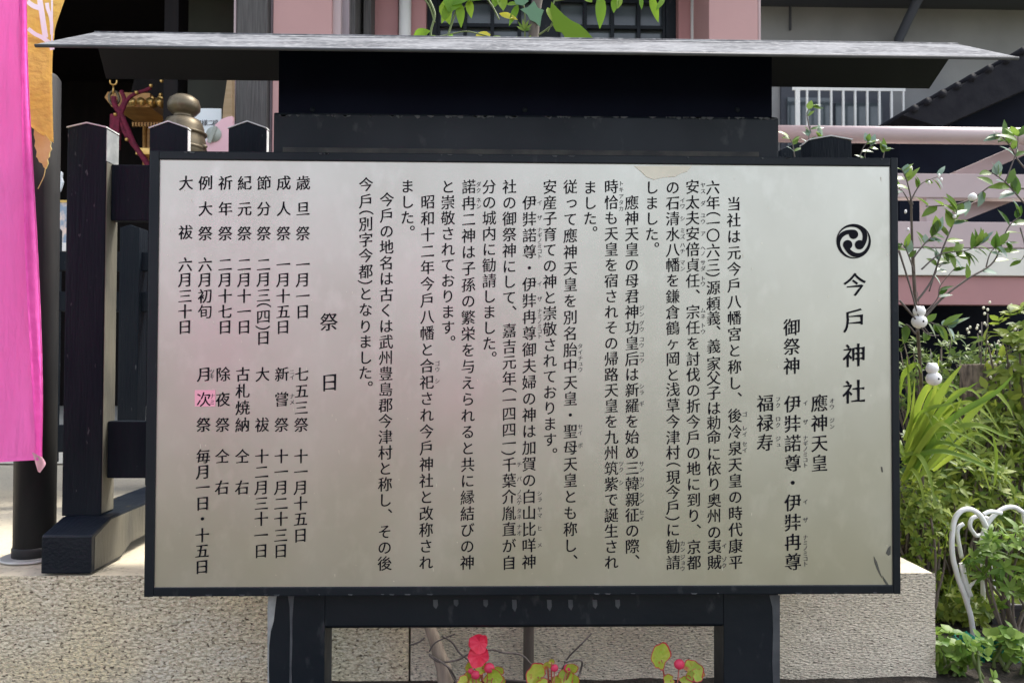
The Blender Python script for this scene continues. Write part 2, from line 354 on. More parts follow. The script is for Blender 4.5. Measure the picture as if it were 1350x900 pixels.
slab(477, 487, YH+0.2, YH+0.4, 'timber_post', 'grey_wood')
slab(487.3, 523, YH+0.35, YH+0.5, 'wall_panel', 'pink_dark')
slab(538, 560, YH+0.35, YH+0.5, 'wall_panel', 'pink_dark')
slab(895, 914, YH+0.35, YH+0.5, 'wall_panel', 'pink_dark')
slab(926.3, 935, YH+0.1, YH+0.4, 'pillar_edge', 'mauve')
slab(935.3, 1000, YH-0.05, YH+0.4, 'pillar', 'pink_wall')
slab(1000.3, 1004, YH-0.02, YH+0.4, 'pillar_edge', 'pink_pale')
for a, c in ((523.5, 540), (912, 926)):
    xa = P((a+c)/2, 300, YH+0.3).x
    MB().tube([(xa, YH+0.32, ZT), (xa, YH+0.32, HT)], S((c-a)/2, YH+0.3), 14).build('downpipe', 'white_paint', hall)
# lattice window
YW = YH+0.42
wa, wc = P(560, 30, YW).x, P(895, 30, YW).x
win = MB().box(wa, wa+S(16,YW), YW, YW+0.10, ZT, HT, 0.004).box(wc-S(17,YW), wc, YW, YW+0.10, ZT, HT, 0.004)\
    .box(P(700,30,YW).x, P(735,30,YW).x, YW-0.01, YW+0.09, ZT, HT, 0.004).box(wa, wc, YW+0.01, YW+0.09, ZT, ZT+0.5).build('lattice_window', 'black_smooth', hall)
bars = MB()
for px in (577,613,649,685,737,772,808,843,877):
    x = P(px, 30, YW).x; bars.box(x-0.012, x+0.012, YW+0.02, YW+0.05, ZT+0.4, HT-0.02, 0.002)
zb = P(700, 32, YW).z
for k in range(-9, 5):
    z = zb + k*S(35, YW)
    if z < HT-0.1: bars.box(wa+0.03, wc-0.03, YW+0.024, YW+0.046, z-0.012, z+0.012, 0.002)
bars.build('lattice', 'black_smooth', win)
MB().box(wa+0.02, wc-0.02, YW+0.06, YW+0.07, ZT+0.45, HT-0.03).build('pane', 'glass', win)

# ------------------------------------------------------------------ neighbouring buildings on the right
YG = 6.0
gb = thing('neighbour_house', 'grey rendered house wall with a dark eave beyond the pink railing', 'building', (3.5, YG, 0))
xg0, xg1 = P(1003, 60, YG).x-0.6, P(1350, 60, YG).x+3
MB().box(xg0, xg1, YG, YG+3, 0, 4.9).build('wall', 'grey_wall', gb)
MB().box(xg0, xg1, YG-0.9, YG+3, 4.75, 4.95, 0.01).build('eave', 'eave', gb)
q0, q1 = P(1185, 52, YG-0.08), P(1217, -15, YG-0.5)
MB().tube([q0+Vector((0,0,-0.06)), q0, q1], [0.05,0.05,0.05], 10).build('strut', 'eave', gb)
t0 = P(1042, -10, YG-0.02); MB().tube([t0, P(1042, 40, YG-0.02)], 0.012, 6).build('wall_cable', 'eave', gb)
# barred window
YB = 5.7
wx0, wx1, wz0, wz1 = P(1030, 117, YB).x, P(1194, 117, YB).x, P(1100, 215, YB).z, P(1100, 115, YB).z
bw = MB().box(wx0+0.1, wx1-0.02, YB+0.26, YB+0.298, wz0, wz1+0.12, 0.004).build('barred_window', 'eave', gb)
MB().box(wx0+0.16, wx0+0.62, YB+0.235, YB+0.255, wz0+0.03, wz1-0.03).box(wx0+0.68, wx1-0.12, YB+0.24, YB+0.258, wz0+0.03, wz1-0.08).build('pane', 'glass', bw)
g = MB()
for px, w_ in ((1052,6),(1064.5,2.4),(1080.5,2.4),(1096.4,2.4),(1112.3,2.8),(1128,2.6),(1144,2.6),(1160,2.6),(1176,2.8),(1191.6,2.4)):
    x = P(px, 150, YB).x; h = S(w_/2, YB); g.box(x-h, x+h, YB, YB+0.02, wz0, wz1, 0.002)
g.box(wx0+0.12, wx1, YB+0.002, YB+0.018, wz1-0.035, wz1+0.002, 0.002).box(wx0+0.12, wx1, YB+0.002, YB+0.018, wz0-0.03, wz0, 0.002)
g.build('window_bars', 'white_paint', bw)
slab(1012, 1029, YB, YB+0.15, 'white_column', 'white_paint', 0, 2.95, par=gb)
# tiled outbuilding
YT = 4.3
tb = thing('tiled_outbuilding', 'dark outbuilding with sloping tiled roof edge at the far right', 'building', (3.2, YT, 0))
a0, a1 = P(1190, 152, YT), P(1420, 32, YT); b1, b0 = P(1420, 88, YT), P(1240, 168, YT)
MB().prism([(a0.x, a0.z), (b0.x, b0.z), (b1.x, b1.z), (a1.x, a1.z)], YT, YT+2.2, 0.005).build('roof', 'tile', tb)
rf = ORG[tb.name]
for px, py in ((1205,142),(1222,132.5),(1242,122),(1261,112),(1281,101),(1303,89.5),(1326,78),(1348,66)):
    c = P(px, py+2, YT); MB().tube([c+Vector((0,-0.02,0)), c+Vector((0,2.2,0))], S(5.5,YT), 8).build('roof_tile', 'tile', tb)
MB().box(P(1186,200,YT+.3).x, b1.x, YT+0.3, YT+2.1, 0.3, P(1190,152,YT).z+0.02).build('wall', 'black_flat', tb)
d1 = P(1420, 90, YT)
MB().prism([(P(1236,168,YT+.25).x, a0.z-0.05), (b1.x, a0.z-0.05), (b1.x, b1.z+0.12), (P(1240,168,YT+.25).x, b0.z+0.06)], YT+0.28, YT+2.0).build('gable_wall', 'black_flat', tb)

# pink stage with railing
YP = 3.0
pk = thing('pink_stage', 'pink painted stage with round handrail and white edge beam, right of the board', 'platform', (2.4, YP, 0))
px0, px1 = P(1008, 200, YP).x, P(1500, 200, YP).x
def zz(y): return P(1270, y, YP).z
MB().tube([(px0-.05, YP-0.04, zz(181.5)), (px1, YP-0.04, zz(181.5))], S(11.2, YP), 20).build('handrail', 'pink_pale', pk)
MB().box(px0, px1, YP-0.02, YP+0.08, zz(262), zz(230), 0.006).build('upper_rail', 'pink_pale', pk)
MB().box(px0, px1, YP-0.02, YP+0.08, zz(327), zz(293), 0.006).build('lower_rail', 'pink_pale', pk)
x = P(1220, 275, YP).x; MB().box(x, P(1254,275,YP).x, YP-0.01, YP+0.07, zz(293), zz(262), 0.003).build('rail_post', 'pink_pale', pk)
def bar2(pa, pb, w, y0, y1):
    a = P(*pa, y0); c = P(*pb, y0); d = (c-a).normalized(); nn = Vector((-d.z, 0, d.x))*w/2
    return MB().prism([((a-nn).x,(a-nn).z),((c-nn).x,(c-nn).z),((c+nn).x,(c+nn).z),((a+nn).x,(a+nn).z)], y0, y1, 0.003)
bar2((1262,234),(1420,166), 0.085, YP+0.12, YP+0.2).build('brace', 'pink_grey', pk)
bar2((1235,296),(1420,222), 0.09, YP+0.12, YP+0.2).build('brace', 'pink_grey', pk)
MB().box(px0, px1, YP-0.04, YP+1.2, zz(364), zz(329), 0.005).build('edge_beam', 'offwhite', pk)
MB().box(px0, px1, YP-0.01, YP+0.08, zz(402), zz(364.4), 0.004).build('fascia', 'pink_dark', pk)
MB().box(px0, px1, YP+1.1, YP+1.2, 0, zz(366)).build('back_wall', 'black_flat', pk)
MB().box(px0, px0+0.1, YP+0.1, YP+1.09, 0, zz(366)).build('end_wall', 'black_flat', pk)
for px in (1140, 1410):
    x = P(px, 300, YP).x; MB().box(x, x+.14, YP+0.1, YP+0.24, 0, zz(366)).build('support_post', 'hall_dark', pk)

# ------------------------------------------------------------------ things seen in the hall
YM = 3.4
mk = thing('portable_shrine', 'gilded portable shrine with crimson cords glimpsed in the dark hall', 'shrine', P(190, 300, YM))
b = MB(); e0, e1 = P(166, 150, YM), P(224, 150, YM)
b.prism([(P(167,146,YM).x, P(0,146,YM).z), (P(176,158,YM).x, P(0,158,YM).z), (e1.x, P(0,158,YM).z), (e1.x, P(0,140,YM).z), (P(171,139,YM).x, P(0,139,YM).z)], YM-0.3, YM+0.4, 0.004)
b.build('roof_eave', 'gilt_wood', mk)
MB().prism([(P(168,138,YM).x, P(0,138,YM).z), (P(205,118,YM+.3).x, P(0,112,YM+.3).z), (e1.x, P(0,112,YM+.3).z), (e1.x, P(0,138,YM).z)], YM+0.0, YM+0.35).build('roof', 'hall_dark', mk)
for k in range(4):
    c = P(175+k*12, 135, YM-0.3); q = MB()
    q.tube([c+Vector((0,-.02,0)), c+Vector((0,.04,0))], S(5,YM), 12).build('eave_ornament', 'gold', mk)
    c = P(175.5+k*12, 129.5, YM-0.28); MB().ball(c, S(4.2,YM), (1,.4,.8)).build('roof_crest', 'gold', mk)
bb = MB()
for k in range(11):
    c = P(177+k*4, 162, YM-0.2); bb.box(c.x-.006, c.x+.006, c.y-.02, c.y, c.z-.03, c.z, .002)
bb.build('bracket_row', 'gilt_wood', mk)
for px in (191, 216): 
    c = P(px, 165, YM); MB().tube([c, P(px, 240, YM)], S(3,YM), 8).build('pillar', 'gilt_wood', mk)
MB().box(P(186,170,YM).x, e1.x, YM+.05, YM+.2, P(0,260,YM).z, P(0,165,YM).z).build('body', 'gilt_wood', mk)
MB().box(P(186,196,YM).x, e1.x, YM-.08, YM+.02, P(0,206,YM).z, P(0,197,YM).z, .004).build('rail', 'gold', mk)
def cord(pts, r, name='cord', m='red_cord', Y=YM-0.4):
    return MB().tube(spline([P(a, c, Y) for a, c in pts]), r, 8).build(name, m, mk)
cord([(150,128),(152,140),(160,152),(168,170),(178,192),(192,212),(206,232)], 0.018)
cord([(160,120),(164,134),(157,150),(163,172),(172,186),(188,208),(200,228)], 0.014)
cord([(160,150),(168,132),(178,124),(190,120),(199,116)], 0.012)
MB().prism([(P(149,0,YM-.4).x, P(0,150,YM-.4).z),(P(162,0,YM-.4).x, P(0,148,YM-.4).z),(P(160,0,YM-.4).x, P(0,196,YM-.4).z),(P(148,0,YM-.4).x, P(0,192,YM-.4).z)], YM-.42, YM-.38, .004).build('tassel', 'red_cord', mk)
for px, py in ((152,151),(167,184),(180,122),(199,113),(213,107),(212,125)):
    MB().ball(P(px, py, YM-0.42), S(2.3, YM)).build('bell', 'gold', mk)
c = P(149.5, 112, YM-0.4)
MB().tube(spline([c+Vector((-.022,0,.03)), c+Vector((-.018,0,.008)), c, c+Vector((.018,0,.008)), c+Vector((.022,0,.03))]), .006, 8).tube([c, c+Vector((0,0,-.06))], .006, 8).build('finial', 'gold', mk)
MB().tube(spline([P(a, q, YM-.38) for a, q in ((149,120),(144,126),(146,136),(152,138),(157,132),(154,122),(149,120))], 5), 0.009, 8).build('phoenix_ring', 'bronze', mk)

YR = 1.75
rp = thing('railing_post', 'railing post with a large bronze onion finial between the black fence boards', 'post', P(242, 640, YR))
c = P(242.5, 150, YR); u = S(1, YR)
prof = [(29*u,-62*u),(29*u,-20*u),(27.5*u,-14*u),(26.5*u,-10*u),(26.5*u,-2*u),(25*u,2*u),(22*u,8*u),(14*u,11*u),(13*u,15*u),(16*u,16.5*u),(21*u,22*u),(21.5*u,28*u),(19*u,35*u),(12*u,40*u),(4*u,42.5*u),(0.4*u,43*u)]
prof = [(r*0.95, z-17*u) for r, z in prof]
MB().lathe(prof, c, 36).build('finial', 'bronze', rp)
MB().lathe([(28.2*u,-28*u),(28.8*u,-27*u),(28.8*u,-25.6*u),(28.2*u,-25*u)], c, 36).lathe([(27.8*u,-48*u),(28.6*u,-47*u),(28.6*u,-45*u),(27.8*u,-44*u)], c, 36).build('finial_band', 'bronze', rp)
MB().ball(c+Vector((27*u,-.01,-44*u)), 4*u, (1.3,1,.8)).build('bolt', 'bronze', rp)
MB().lathe([(26*u, ZT-c.z), (26*u, -78*u)], c, 24).build('post', 'hall_dark', rp)

YQ = 2.35
po = thing('wall_poster', 'pale blue poster with black characters standing behind the bronze finial', 'poster', P(275, 200, YQ))
MB().prism([(P(255,0,YQ).x,P(0,140,YQ).z),(P(293,0,YQ).x,P(0,140,YQ).z),(P(293,0,YQ).x,P(0,215,YQ).z),(P(255,0,YQ).x,P(0,215,YQ).z)], YQ, YQ+.01).build('sheet', 'paper', po)
POSTER = po
rb = thing('pink_display_board', 'pink rounded board with grey disc and tan top beside the grey timber post', 'board', P(290, 200, YQ-.1))
YS = YQ-0.15
pts = [(268,205),(270,190),(276,176),(284,164),(292,157),(300,154),(306.5,153),(306.5,205)]
MB().prism([(P(a,c_,YS).x, P(a,c_,YS).z) for a, c_ in pts], YS, YS+.03, .003).build('pink_panel', 'rose', rb)
c = P(281.5, 177, YS-.006); MB().tube([c, c+Vector((0,.012,0))], S(10, YS), 24).build('disc', 'disc_grey', rb)
bar2((275,188),(284,166), S(5,YS), YS-.016, YS-.008).build('strip', 'disc_grey', rb)
pts = [(294,157),(295,140),(298,120),(300,106),(303,100),(306.5,100),(306.5,157)]
MB().prism([(P(a,c_,YS+.05).x, P(a,c_,YS+.05).z) for a, c_ in pts], YS+.04, YS+.09, .003).build('tan_panel', 'tan', rb)

YA = 2.0
ap = thing('picture_poster', 'narrow glimpse of a colourful printed poster between dark pole and fence post', 'poster', P(80, 330, YA))
MB().box(P(60,0,YA).x, P(110,0,YA).x, YA, YA+.01, P(80,326,YA).z, P(80,265,YA).z).build('sheet', 'skin_print', ap)
MB().box(P(60,0,YA).x, P(110,0,YA).x, YA-.004, YA+.012, P(80,267,YA).z, P(80,264,YA).z).build('yellow_edge', 'yellow_cloth', ap)
MB().box(P(60,0,YA).x, P(110,0,YA).x, YA-.006, YA+.012, P(80,331,YA).z, P(80,320,YA).z).build('caption_strip', 'white_paint', ap)
sh = MB()
pz = [(76,254),(77,240),(80,226),(82,228),(81,234),(83,240),(81,247),(79,252)]
sh.prism([(P(a,c_,YA-.2).x, P(a,c_,YA-.2).z) for a, c_ in pz], YA-.2, YA-.19)
tag(sh.build('paper_streamer', 'paper', origin=P(79,240,YA-.2)), 'torn white paper streamer hanging above the picture poster', 'streamer')

# ------------------------------------------------------------------ fences
YF = 0.45
ff = thing('front_fence', 'black timber fence with pointed boards, end post and foot beam beside the board', 'fence', P(115, 757, YC))
def pointed(px0, px1, ytop, ypeak, y0, y1, name, ptr, ybot=None, m='black'):
    a = P(px0, ytop, y0); c = P(px1, ytop, y0); pk_ = P((px0+px1)/2, ypeak, y0)
    z0 = ZT+0.004 if ybot is None else P(px0, ybot, y0).z
    return MB().prism([(a.x, z0), (c.x, z0), (c.x, a.z), (pk_.x, pk_.z), (a.x, a.z)], y0, y1, 0.0035).build(name, m, ptr)
def cap(px0, px1, ytop, ypeak, y0, y1, ptr, ov=0.8, th=2.0):  # pale cap whose colour carries the sky-lit top edge
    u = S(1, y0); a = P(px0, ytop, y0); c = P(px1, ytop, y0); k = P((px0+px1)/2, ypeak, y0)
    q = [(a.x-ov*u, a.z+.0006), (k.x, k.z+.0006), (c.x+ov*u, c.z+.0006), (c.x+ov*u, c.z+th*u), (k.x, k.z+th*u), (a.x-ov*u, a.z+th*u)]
    return MB().prism(q, y0-.002, y1+.002).build('cap', 'cap', ptr)  # pale cap, its colour carrying the sky-lit top edge
def side_edge(px1, ytop, ybot, y0, y1, m, ptr, name='worn_edge'):  # thin pale strip: sunlight on the right side put into colour
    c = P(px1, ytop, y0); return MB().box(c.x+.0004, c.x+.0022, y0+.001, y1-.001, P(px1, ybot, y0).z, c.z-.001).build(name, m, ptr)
pointed(89, 140, 169, 163, YF, YF+0.075, 'end_post', ff, 680)
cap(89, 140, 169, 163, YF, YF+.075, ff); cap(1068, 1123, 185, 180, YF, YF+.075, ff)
side_edge(140, 170, 212, YF, YF+.075, 'peel', ff); side_edge(140, 213, 676, YF, YF+.07, 'worn', ff)  # sunlit right side of the end post, painted paler
for px0 in (197, 301):
    cap(px0, px0+50, 170, 161, YF, YF+.022, ff); side_edge(px0+50, 171, 230, YF, YF+.022, 'cap', ff)  # sunlit picket edges painted as pale strips
for px0 in (197, 301, 405, 508, 611, 714, 817, 920): pointed(px0, px0+50, 170, 161, YF, YF+0.022, 'picket', ff, 640)
pointed(1068, 1123, 185, 180, YF, YF+0.075, 'end_post', ff, 690)
x0, x1 = P(140.5, 250, YF).x, P(1068, 250, YF).x
zt, zb_ = P(160, 214, YF).z, P(160, 289, YF).z
MB().box(x0, x1, YF+0.026, YF+0.062, zb_, zt, 0.004).build('rail', 'black', ff)
MB().box(x0, x1, YF+0.026, YF+0.062, P(160,632,YF).z, P(160,556,YF).z, 0.004).build('rail', 'black', ff)
z1 = P(100, 679, YF).z; z2 = P(90, 706, YC+.005).z
for pxa, pxb in ((54, 120.5), (1050, 1118)):
    xa, xb = P(pxa, 730, YC+.005).x, P(pxb, 730, YC+.005).x
    MB().prismx([(YC+.005, ZT+0.004), (YC+.005, z2), (YF-0.02, z1), (YF+0.6, z1), (YF+0.73, z2), (YF+0.73, ZT+.004), (YF+0.55, ZT+.004), (YF+0.5, ZT+.035), (YC+0.24, ZT+.035), (YC+0.18, ZT+.004)], xa, xb, 0.005).build('foot_beam', 'foot', ff)
    MB().prismx([(YC+.02, ZT+0.012), (YC+.02, z2-.008), (YF-0.018, z1-.008), (YF+0.6, z1-.008), (YF+0.6, ZT+.04), (YF+0.5, ZT+.04), (YC+0.235, ZT+.04), (YC+0.175, ZT+.012)], xb+.0002, xb+.0016).build('worn_side', 'worn', ff)  # slab paints sun and bounce light onto the foot's right side
tag(pointed(1028, 1070, 193, 187, 0.75, 0.86, 'fence_post', None) if False else MB().prism(
    [(P(1029,0,.75).x, ZT+.004), (P(1072,0,.75).x, ZT+.004), (P(1072,190,.75).x, P(1072,191,.75).z), (P(1052,186,.75).x, P(1052,187,.75).z), (P(1029,197,.75).x, P(1029,197,.75).z)], .75, .83, .004).build('fence_post', 'black', origin=P(1050,640,.75)),
    'short black post with sloping top standing behind the right fence end post', 'post')
YL = 1.3
lf = thing('rear_fence', 'low black timber fence with square rails standing behind the front fence', 'fence', P(170, 660, YL))
for px0, px1 in ((158,184),(250,276),(342,368),(434,460),(60,68),(-40,-14)):
    pointed(px0, px1, 300, 296, YL, YL+0.08, 'picket', lf, 612)
for ya, yb in ((331,356),(384,410),(561,597)):
    MB().box(P(-60,0,YL).x, P(480,0,YL).x, YL+0.022, YL+0.058, P(150,yb,YL).z, P(150,ya,YL).z, 0.004).build('rail', 'black', lf)
for px in (-150, 400):
    MB().box(P(px,0,YL).x, P(px+36,0,YL).x, YL+0.0, YL+0.08, ZT+.004, P(150,300,YL).z, 0.004).build('end_post', 'black', lf)

# ------------------------------------------------------------------ pole and banners at the left
YO = 0.52
pl = thing('flag_pole', 'dark steel pipe pole on a round flange beside the fence foot', 'pole', P(47, 735, YO))
pb_ = P(45.5, 735, YO); pb_.z = ZT
top = P(52, 170, YO)
d = (top-pb_); topc = pb_ + d*((pb_.z-P(50,104,YO).z)/(pb_.z-top.z))
MB().tube([pb_, pb_+d*0.5, topc, topc+d.normalized()*S(6,YO), topc+d.normalized()*S(10,YO)], [S(24,YO)]*3+[S(20,YO),S(8,YO)], 24).build('pipe', 'pole', pl)
MB().lathe([(S(25.5,YO), 0.0), (S(25.5,YO), .028), (S(24.2,YO), .034)], pb_+Vector((0,0,.006)), 24).build('collar', 'pole', pl)
MB().lathe([(S(38,YO), 0.001), (S(38,YO), .006), (S(36,YO), .008), (S(24,YO), .009)], pb_, 32).build('flange', 'flange', pl)

def cloth(left, right, Y, name, m, par, wav=0.01, k=14, ph=0.0, amp2=0.006):
    """left/right: lists of (px,py) edge points, same count, swept top to bottom"""
    b = bmesh.new(); L_ = spline([P(a, c_, Y) for a, c_ in left], 6); R_ = spline([P(a, c_, Y) for a, c_ in right], 6)
    rows = []
    for i, (p, q) in enumerate(zip(L_, R_)):
        row = []
        for j in range(k+1):
            t = j/k; v = p.lerp(q, t)
            v = v + Vector((0, wav*math.sin(t*7+ph+i*0.07)+amp2*math.sin(i*0.35+t*3), 0))
            row.append(b.verts.new(v))
        rows.append(row)
    for i in range(len(rows)-1):
        for j in range(k): b.faces.new((rows[i][j], rows[i][j+1], rows[i+1][j+1], rows[i+1][j]))
    bmesh.ops.solidify(b, geom=b.faces[:], thickness=0.0015)
    return MB().bm(b, True).build(name, m, par)
YPB = 0.10
pbn = thing('pink_banner', 'plain bright pink cloth banner hanging at the left edge in front of the dark pole', 'banner', P(0, 620, YPB))
cloth([(-150,-60),(-150,150),(-150,350),(-150,500),(-150,617)], [(33,-60),(36,100),(45,330),(53,520),(55,606)], YPB, 'cloth', 'pink_cloth', pbn, 0.012)
cloth([(42,596),(45,606),(49,619)], [(55,602),(60,611),(52,623)], YPB-.008, 'loose_corner', 'rose', pbn, 0.002, 4, amp2=.001)
cloth([(22,-60),(25,100),(34,330),(42,520),(44,606)], [(33.6,-60),(36.6,100),(45.6,330),(53.6,520),(55.6,606.5)], YPB-.004, 'hem', 'pink_hem', pbn, 0.003, 3)
MB().tube([P(-152,700,YPB), P(-154,-80,YPB)], 0.012, 10).build('banner_rod', 'white_tube', pbn)
YY = 0.36
ybn = thing('yellow_banner', 'tattered mustard yellow banner with white printed strokes behind the pink banner', 'banner', P(50, 225, YY))
cloth([(10,-40),(10,0),(10,40),(10,60),(12,120),(36,163)], [(98,-40),(86,0),(70.5,36),(69.8,52),(69.5,110),(69,188)], YY, 'cloth', 'yellow_cloth', ybn, 0.004, 12)
b = MB(); 
rag = [(37,161),(46,163),(56,172),(68,188),(67,193),(68.5,197),(66,201),(65.5,207),(63,210),(64,216),(61,223),(58,221),(56,216),(52,214),(50,209),(48,207),(49,200),(46,193),(47,186),(45,178),(45.5,170),(41,166)]
b.prism([(P(a,c_,YY+.004).x, P(a,c_,YY+.004).z) for a, c_ in rag], YY+.002, YY+.005); b.build('torn_hem', 'yellow_worn', ybn)
MB().tube(spline([P(60,221,YY), P(58,232,YY), P(54,241,YY), P(50,249,YY)]), .0012, 5).build('loose_thread', 'yellow_worn', ybn)
wh = MB()
def ribbon(pts, ws, Y):
    Q = spline([P(a,c_,Y) for a,c_ in pts], 6); n = len(Q); vs=[]; fs=[]
    for i,p in enumerate(Q):
        t=(Q[min(i+1,n-1)]-Q[max(i-1,0)]).normalized(); s=Vector((-t.z,0,t.x)); w=S(ws[0]+(ws[1]-ws[0])*i/(n-1),Y)/2
        vs+=[p-s*w,p+s*w]
    for i in range(n-1): fs.append((2*i,2*i+1,2*i+3,2*i+2))
    wh.add(vs,fs)
YYP = YY-0.014
ribbon([(50,-14),(54,10),(57,30),(60,50)],(7,7),YYP); ribbon([(36,2),(44,8),(53,11)],(6,7),YYP-.0003)
ribbon([(37,38),(46,45),(56,50),(66,58),(69,66)],(5,6),YYP-.0006); ribbon([(62,4),(63,12),(66,20),(68,32),(68,46)],(5,4),YYP-.0009)
ribbon([(68.5,-10),(68.5,60)],(2.5,2.5),YYP-.0012)
wh.build('white_print', 'white_print', ybn)

# ------------------------------------------------------------------ the information board
sign = thing('information_board', 'large black framed shrine notice board with vertical Japanese text under a metal roof', 'sign', (0, 0.06, 0))
BZ0 = EYE.z-0.59936; BZ1 = BZ0+1.11223; BX = 0.95
fL, fR, fT, fB = 0.0235, 0.0185, 0.0225, 0.0225
MB().box(-BX+fL-.004, BX-fR+.004, 0.005, 0.016, BZ0+fB-.004, BZ1-fT+.004).build('board_face', 'face', sign)
FACE = sign.children[0]
fr = MB()
fr.box(-BX, -BX+fL, 0, 0.04, BZ0, BZ1, 0.0025).box(BX-fR, BX, 0, 0.04, BZ0, BZ1, 0.0025)
fr.box(-BX+fL, BX-fR, 0.0006, 0.0394, BZ1-fT, BZ1-0.0006, 0.0025).box(-BX+fL, BX-fR, 0.0006, 0.0394, BZ0+0.0006, BZ0+fB, 0.0025)
fr.build('board_frame', 'black_smooth', sign)
# legs and rails
YLg = 0.03
la, lc, ra, rc = P(352,840,YLg).x, P(426.5,840,YLg).x, P(956,840,YLg).x, P(1029,840,YLg).x
ztop = P(700, 150, YLg).z
leg1 = MB().box(la, lc, YLg+.012, YLg+0.10, -0.05, BZ1+0.05, 0.0022).build('leg', 'black_smooth', sign)
leg2 = MB().box(ra, rc, YLg+.012, YLg+0.10, -0.05, BZ1+0.05, 0.0022).build('leg', 'black_smooth', sign)
zr1 = P(700,830,YLg).z
rail = MB().prismx([(YLg+.0124,BZ0+.06),(YLg+.0124,zr1+.008),(YLg+.020,zr1),(YLg+.09,zr1),(YLg+.09,BZ0+.06)], lc+.0005, ra-.0005, .002).build('cross_rail', 'black_smooth', sign)
YU = 0.014
hz0, hz1 = BZ1-.0, P(700, 151.5, YU).z
hd = MB().box(P(360,180,YU).x, P(1027,180,YU).x, YU, YU+0.10, BZ1-.03, hz1, 0.006).build('header_beam', 'black_smooth', sign)
MB().box(P(373,207,YU-.008).x, P(1000,207,YU-.008).x, YU-.013, YU-.001, BZ1-.002, BZ1+.012, .002).build('top_batten', 'dusty', sign)
up_ = MB().box(P(367,110,YU+.02).x, P(1018,110,YU+.02).x, YU+.02, YU+.11, hz1-.02, P(700,52,YU+.02).z, 0.003).build('upper_panel', 'black_flat', sign)
for px in (412, 692, 972):
    c = P(px, 145, YU+.02); MB().lathe([(.006,0),(.006,.006),(.002,.009)], (0,0,0), 12)
    MB().ball(c, .007, (1,.6,1)).build('bolt', 'black', up_)
ck = MB()
for k in range(70):
    px = random.uniform(366,1022); w = random.uniform(2,13); yy = 151.5+(px-360)*.0055; h = random.uniform(1.2,4.2)
    o = [(px,yy),(px+w*.5,yy-.2),(px+w,yy+.2),(px+w*random.uniform(.6,.95),yy+h*random.uniform(.4,.9)),(px+w*.5,yy+h),(px+w*random.uniform(.05,.3),yy+h*.5)]
    ck.prism([(P(a,c_,YU).x, P(a,c_,YU).z) for a,c_ in o], YU-.0009, YU+.001)
ck.build('chipped_paint', 'runs', hd)
ck = MB()
for k in range(40):
    px = random.uniform(200,1180); w = random.uniform(1.5,9); yy = random.choice((198.5+(px-197)*.0101+1.2, 786-(px-190)*.0035-2.4)); h = random.uniform(.8,2.2)
    o = [(px,yy),(px+w,yy+.2),(px+w*.8,yy+h),(px+w*.2,yy+h*.8)]
    ck.prism([(P(a,c_,0).x, P(a,c_,0).z) for a,c_ in o], -.0009, .001)
ck.build('chipped_paint', 'runs', sign)
# paint runs on the legs
def patch(pts, Y, name, m, par):
    return MB().prism([(P(a,c_,Y).x, P(a,c_,Y).z) for a, c_ in pts], Y-.0012, Y+.001).build(name, m, par)
YLf = YLg+.012
patch([(354,784),(365,784),(363,800),(361,818),(357,832),(355,850),(354.5,880),(355,905),(352.8,905),(352.8,800)], YLf, 'peeled_paint', 'peel', leg1)
patch([(379.5,784),(388,784),(387,795),(385.5,815),(385.5,850),(384.5,880),(385,905),(381.5,905),(382,870),(382.5,835),(382,800)], YLf, 'paint_run', 'runs', leg1)
patch([(1014,784),(1028,784),(1028,905),(1019,905),(1018,870),(1019,830),(1018,800)], YLf, 'peeled_paint', 'runs', leg2)
for i, (px, h) in enumerate(((574,12),(601,9),(640,10),(678,16),(724,15),(752,14),(784,12),(814,12))):
    patch([(px-3,790),(px+3,790),(px+3.5,790+h*.6),(px+1,790+h),(px-2.5,790+h*.7)], YLg+.0124, 'water_mark', 'runs', rail)
# roof
wv = 2.27/2; yR, yA, yB = 0.075, -0.165, 0.235
zR = P(700, 50.5, yR).z; zA = P(695, 66.8, yA).z; zB = P(690, 107.5, yB).z
xr0, xr1 = P(125,43,yR).x, P(1262,58,yR).x; xa0, xa1 = P(47,59,yA).x, P(1342,75,yA).x; xb0, xb1 = P(140,103,yB).x, P(1225,115,yB).x
T = 0.007
rv_ = [(xr0,yR,zR),(xr1,yR,zR),(xa1,yA,zA),(xa0,yA,zA),(xb1,yB,zB),(xb0,yB,zB)]
lowv = [(x_,y_,z_-T) for x_,y_,z_ in rv_]
roof = MB().add(rv_, [(3,2,1,0),(0,1,4,5)]).build('roof', 'metal_roof', sign)
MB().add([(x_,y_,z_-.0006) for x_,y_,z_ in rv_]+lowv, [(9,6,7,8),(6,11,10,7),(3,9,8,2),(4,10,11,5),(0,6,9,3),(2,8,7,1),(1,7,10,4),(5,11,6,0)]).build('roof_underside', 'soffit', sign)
MB().tube([Vector((xa0,yA-.001,zA-.004)), Vector((xa1,yA-.001,zA-.004))], .0042, 8).build('eave_lip', 'lip', roof)
MB().tube([Vector((xr0,yR,zR-.001)), Vector((xr1,yR,zR-.001))], .004, 8).build('ridge_fold', 'metal_roof', roof)

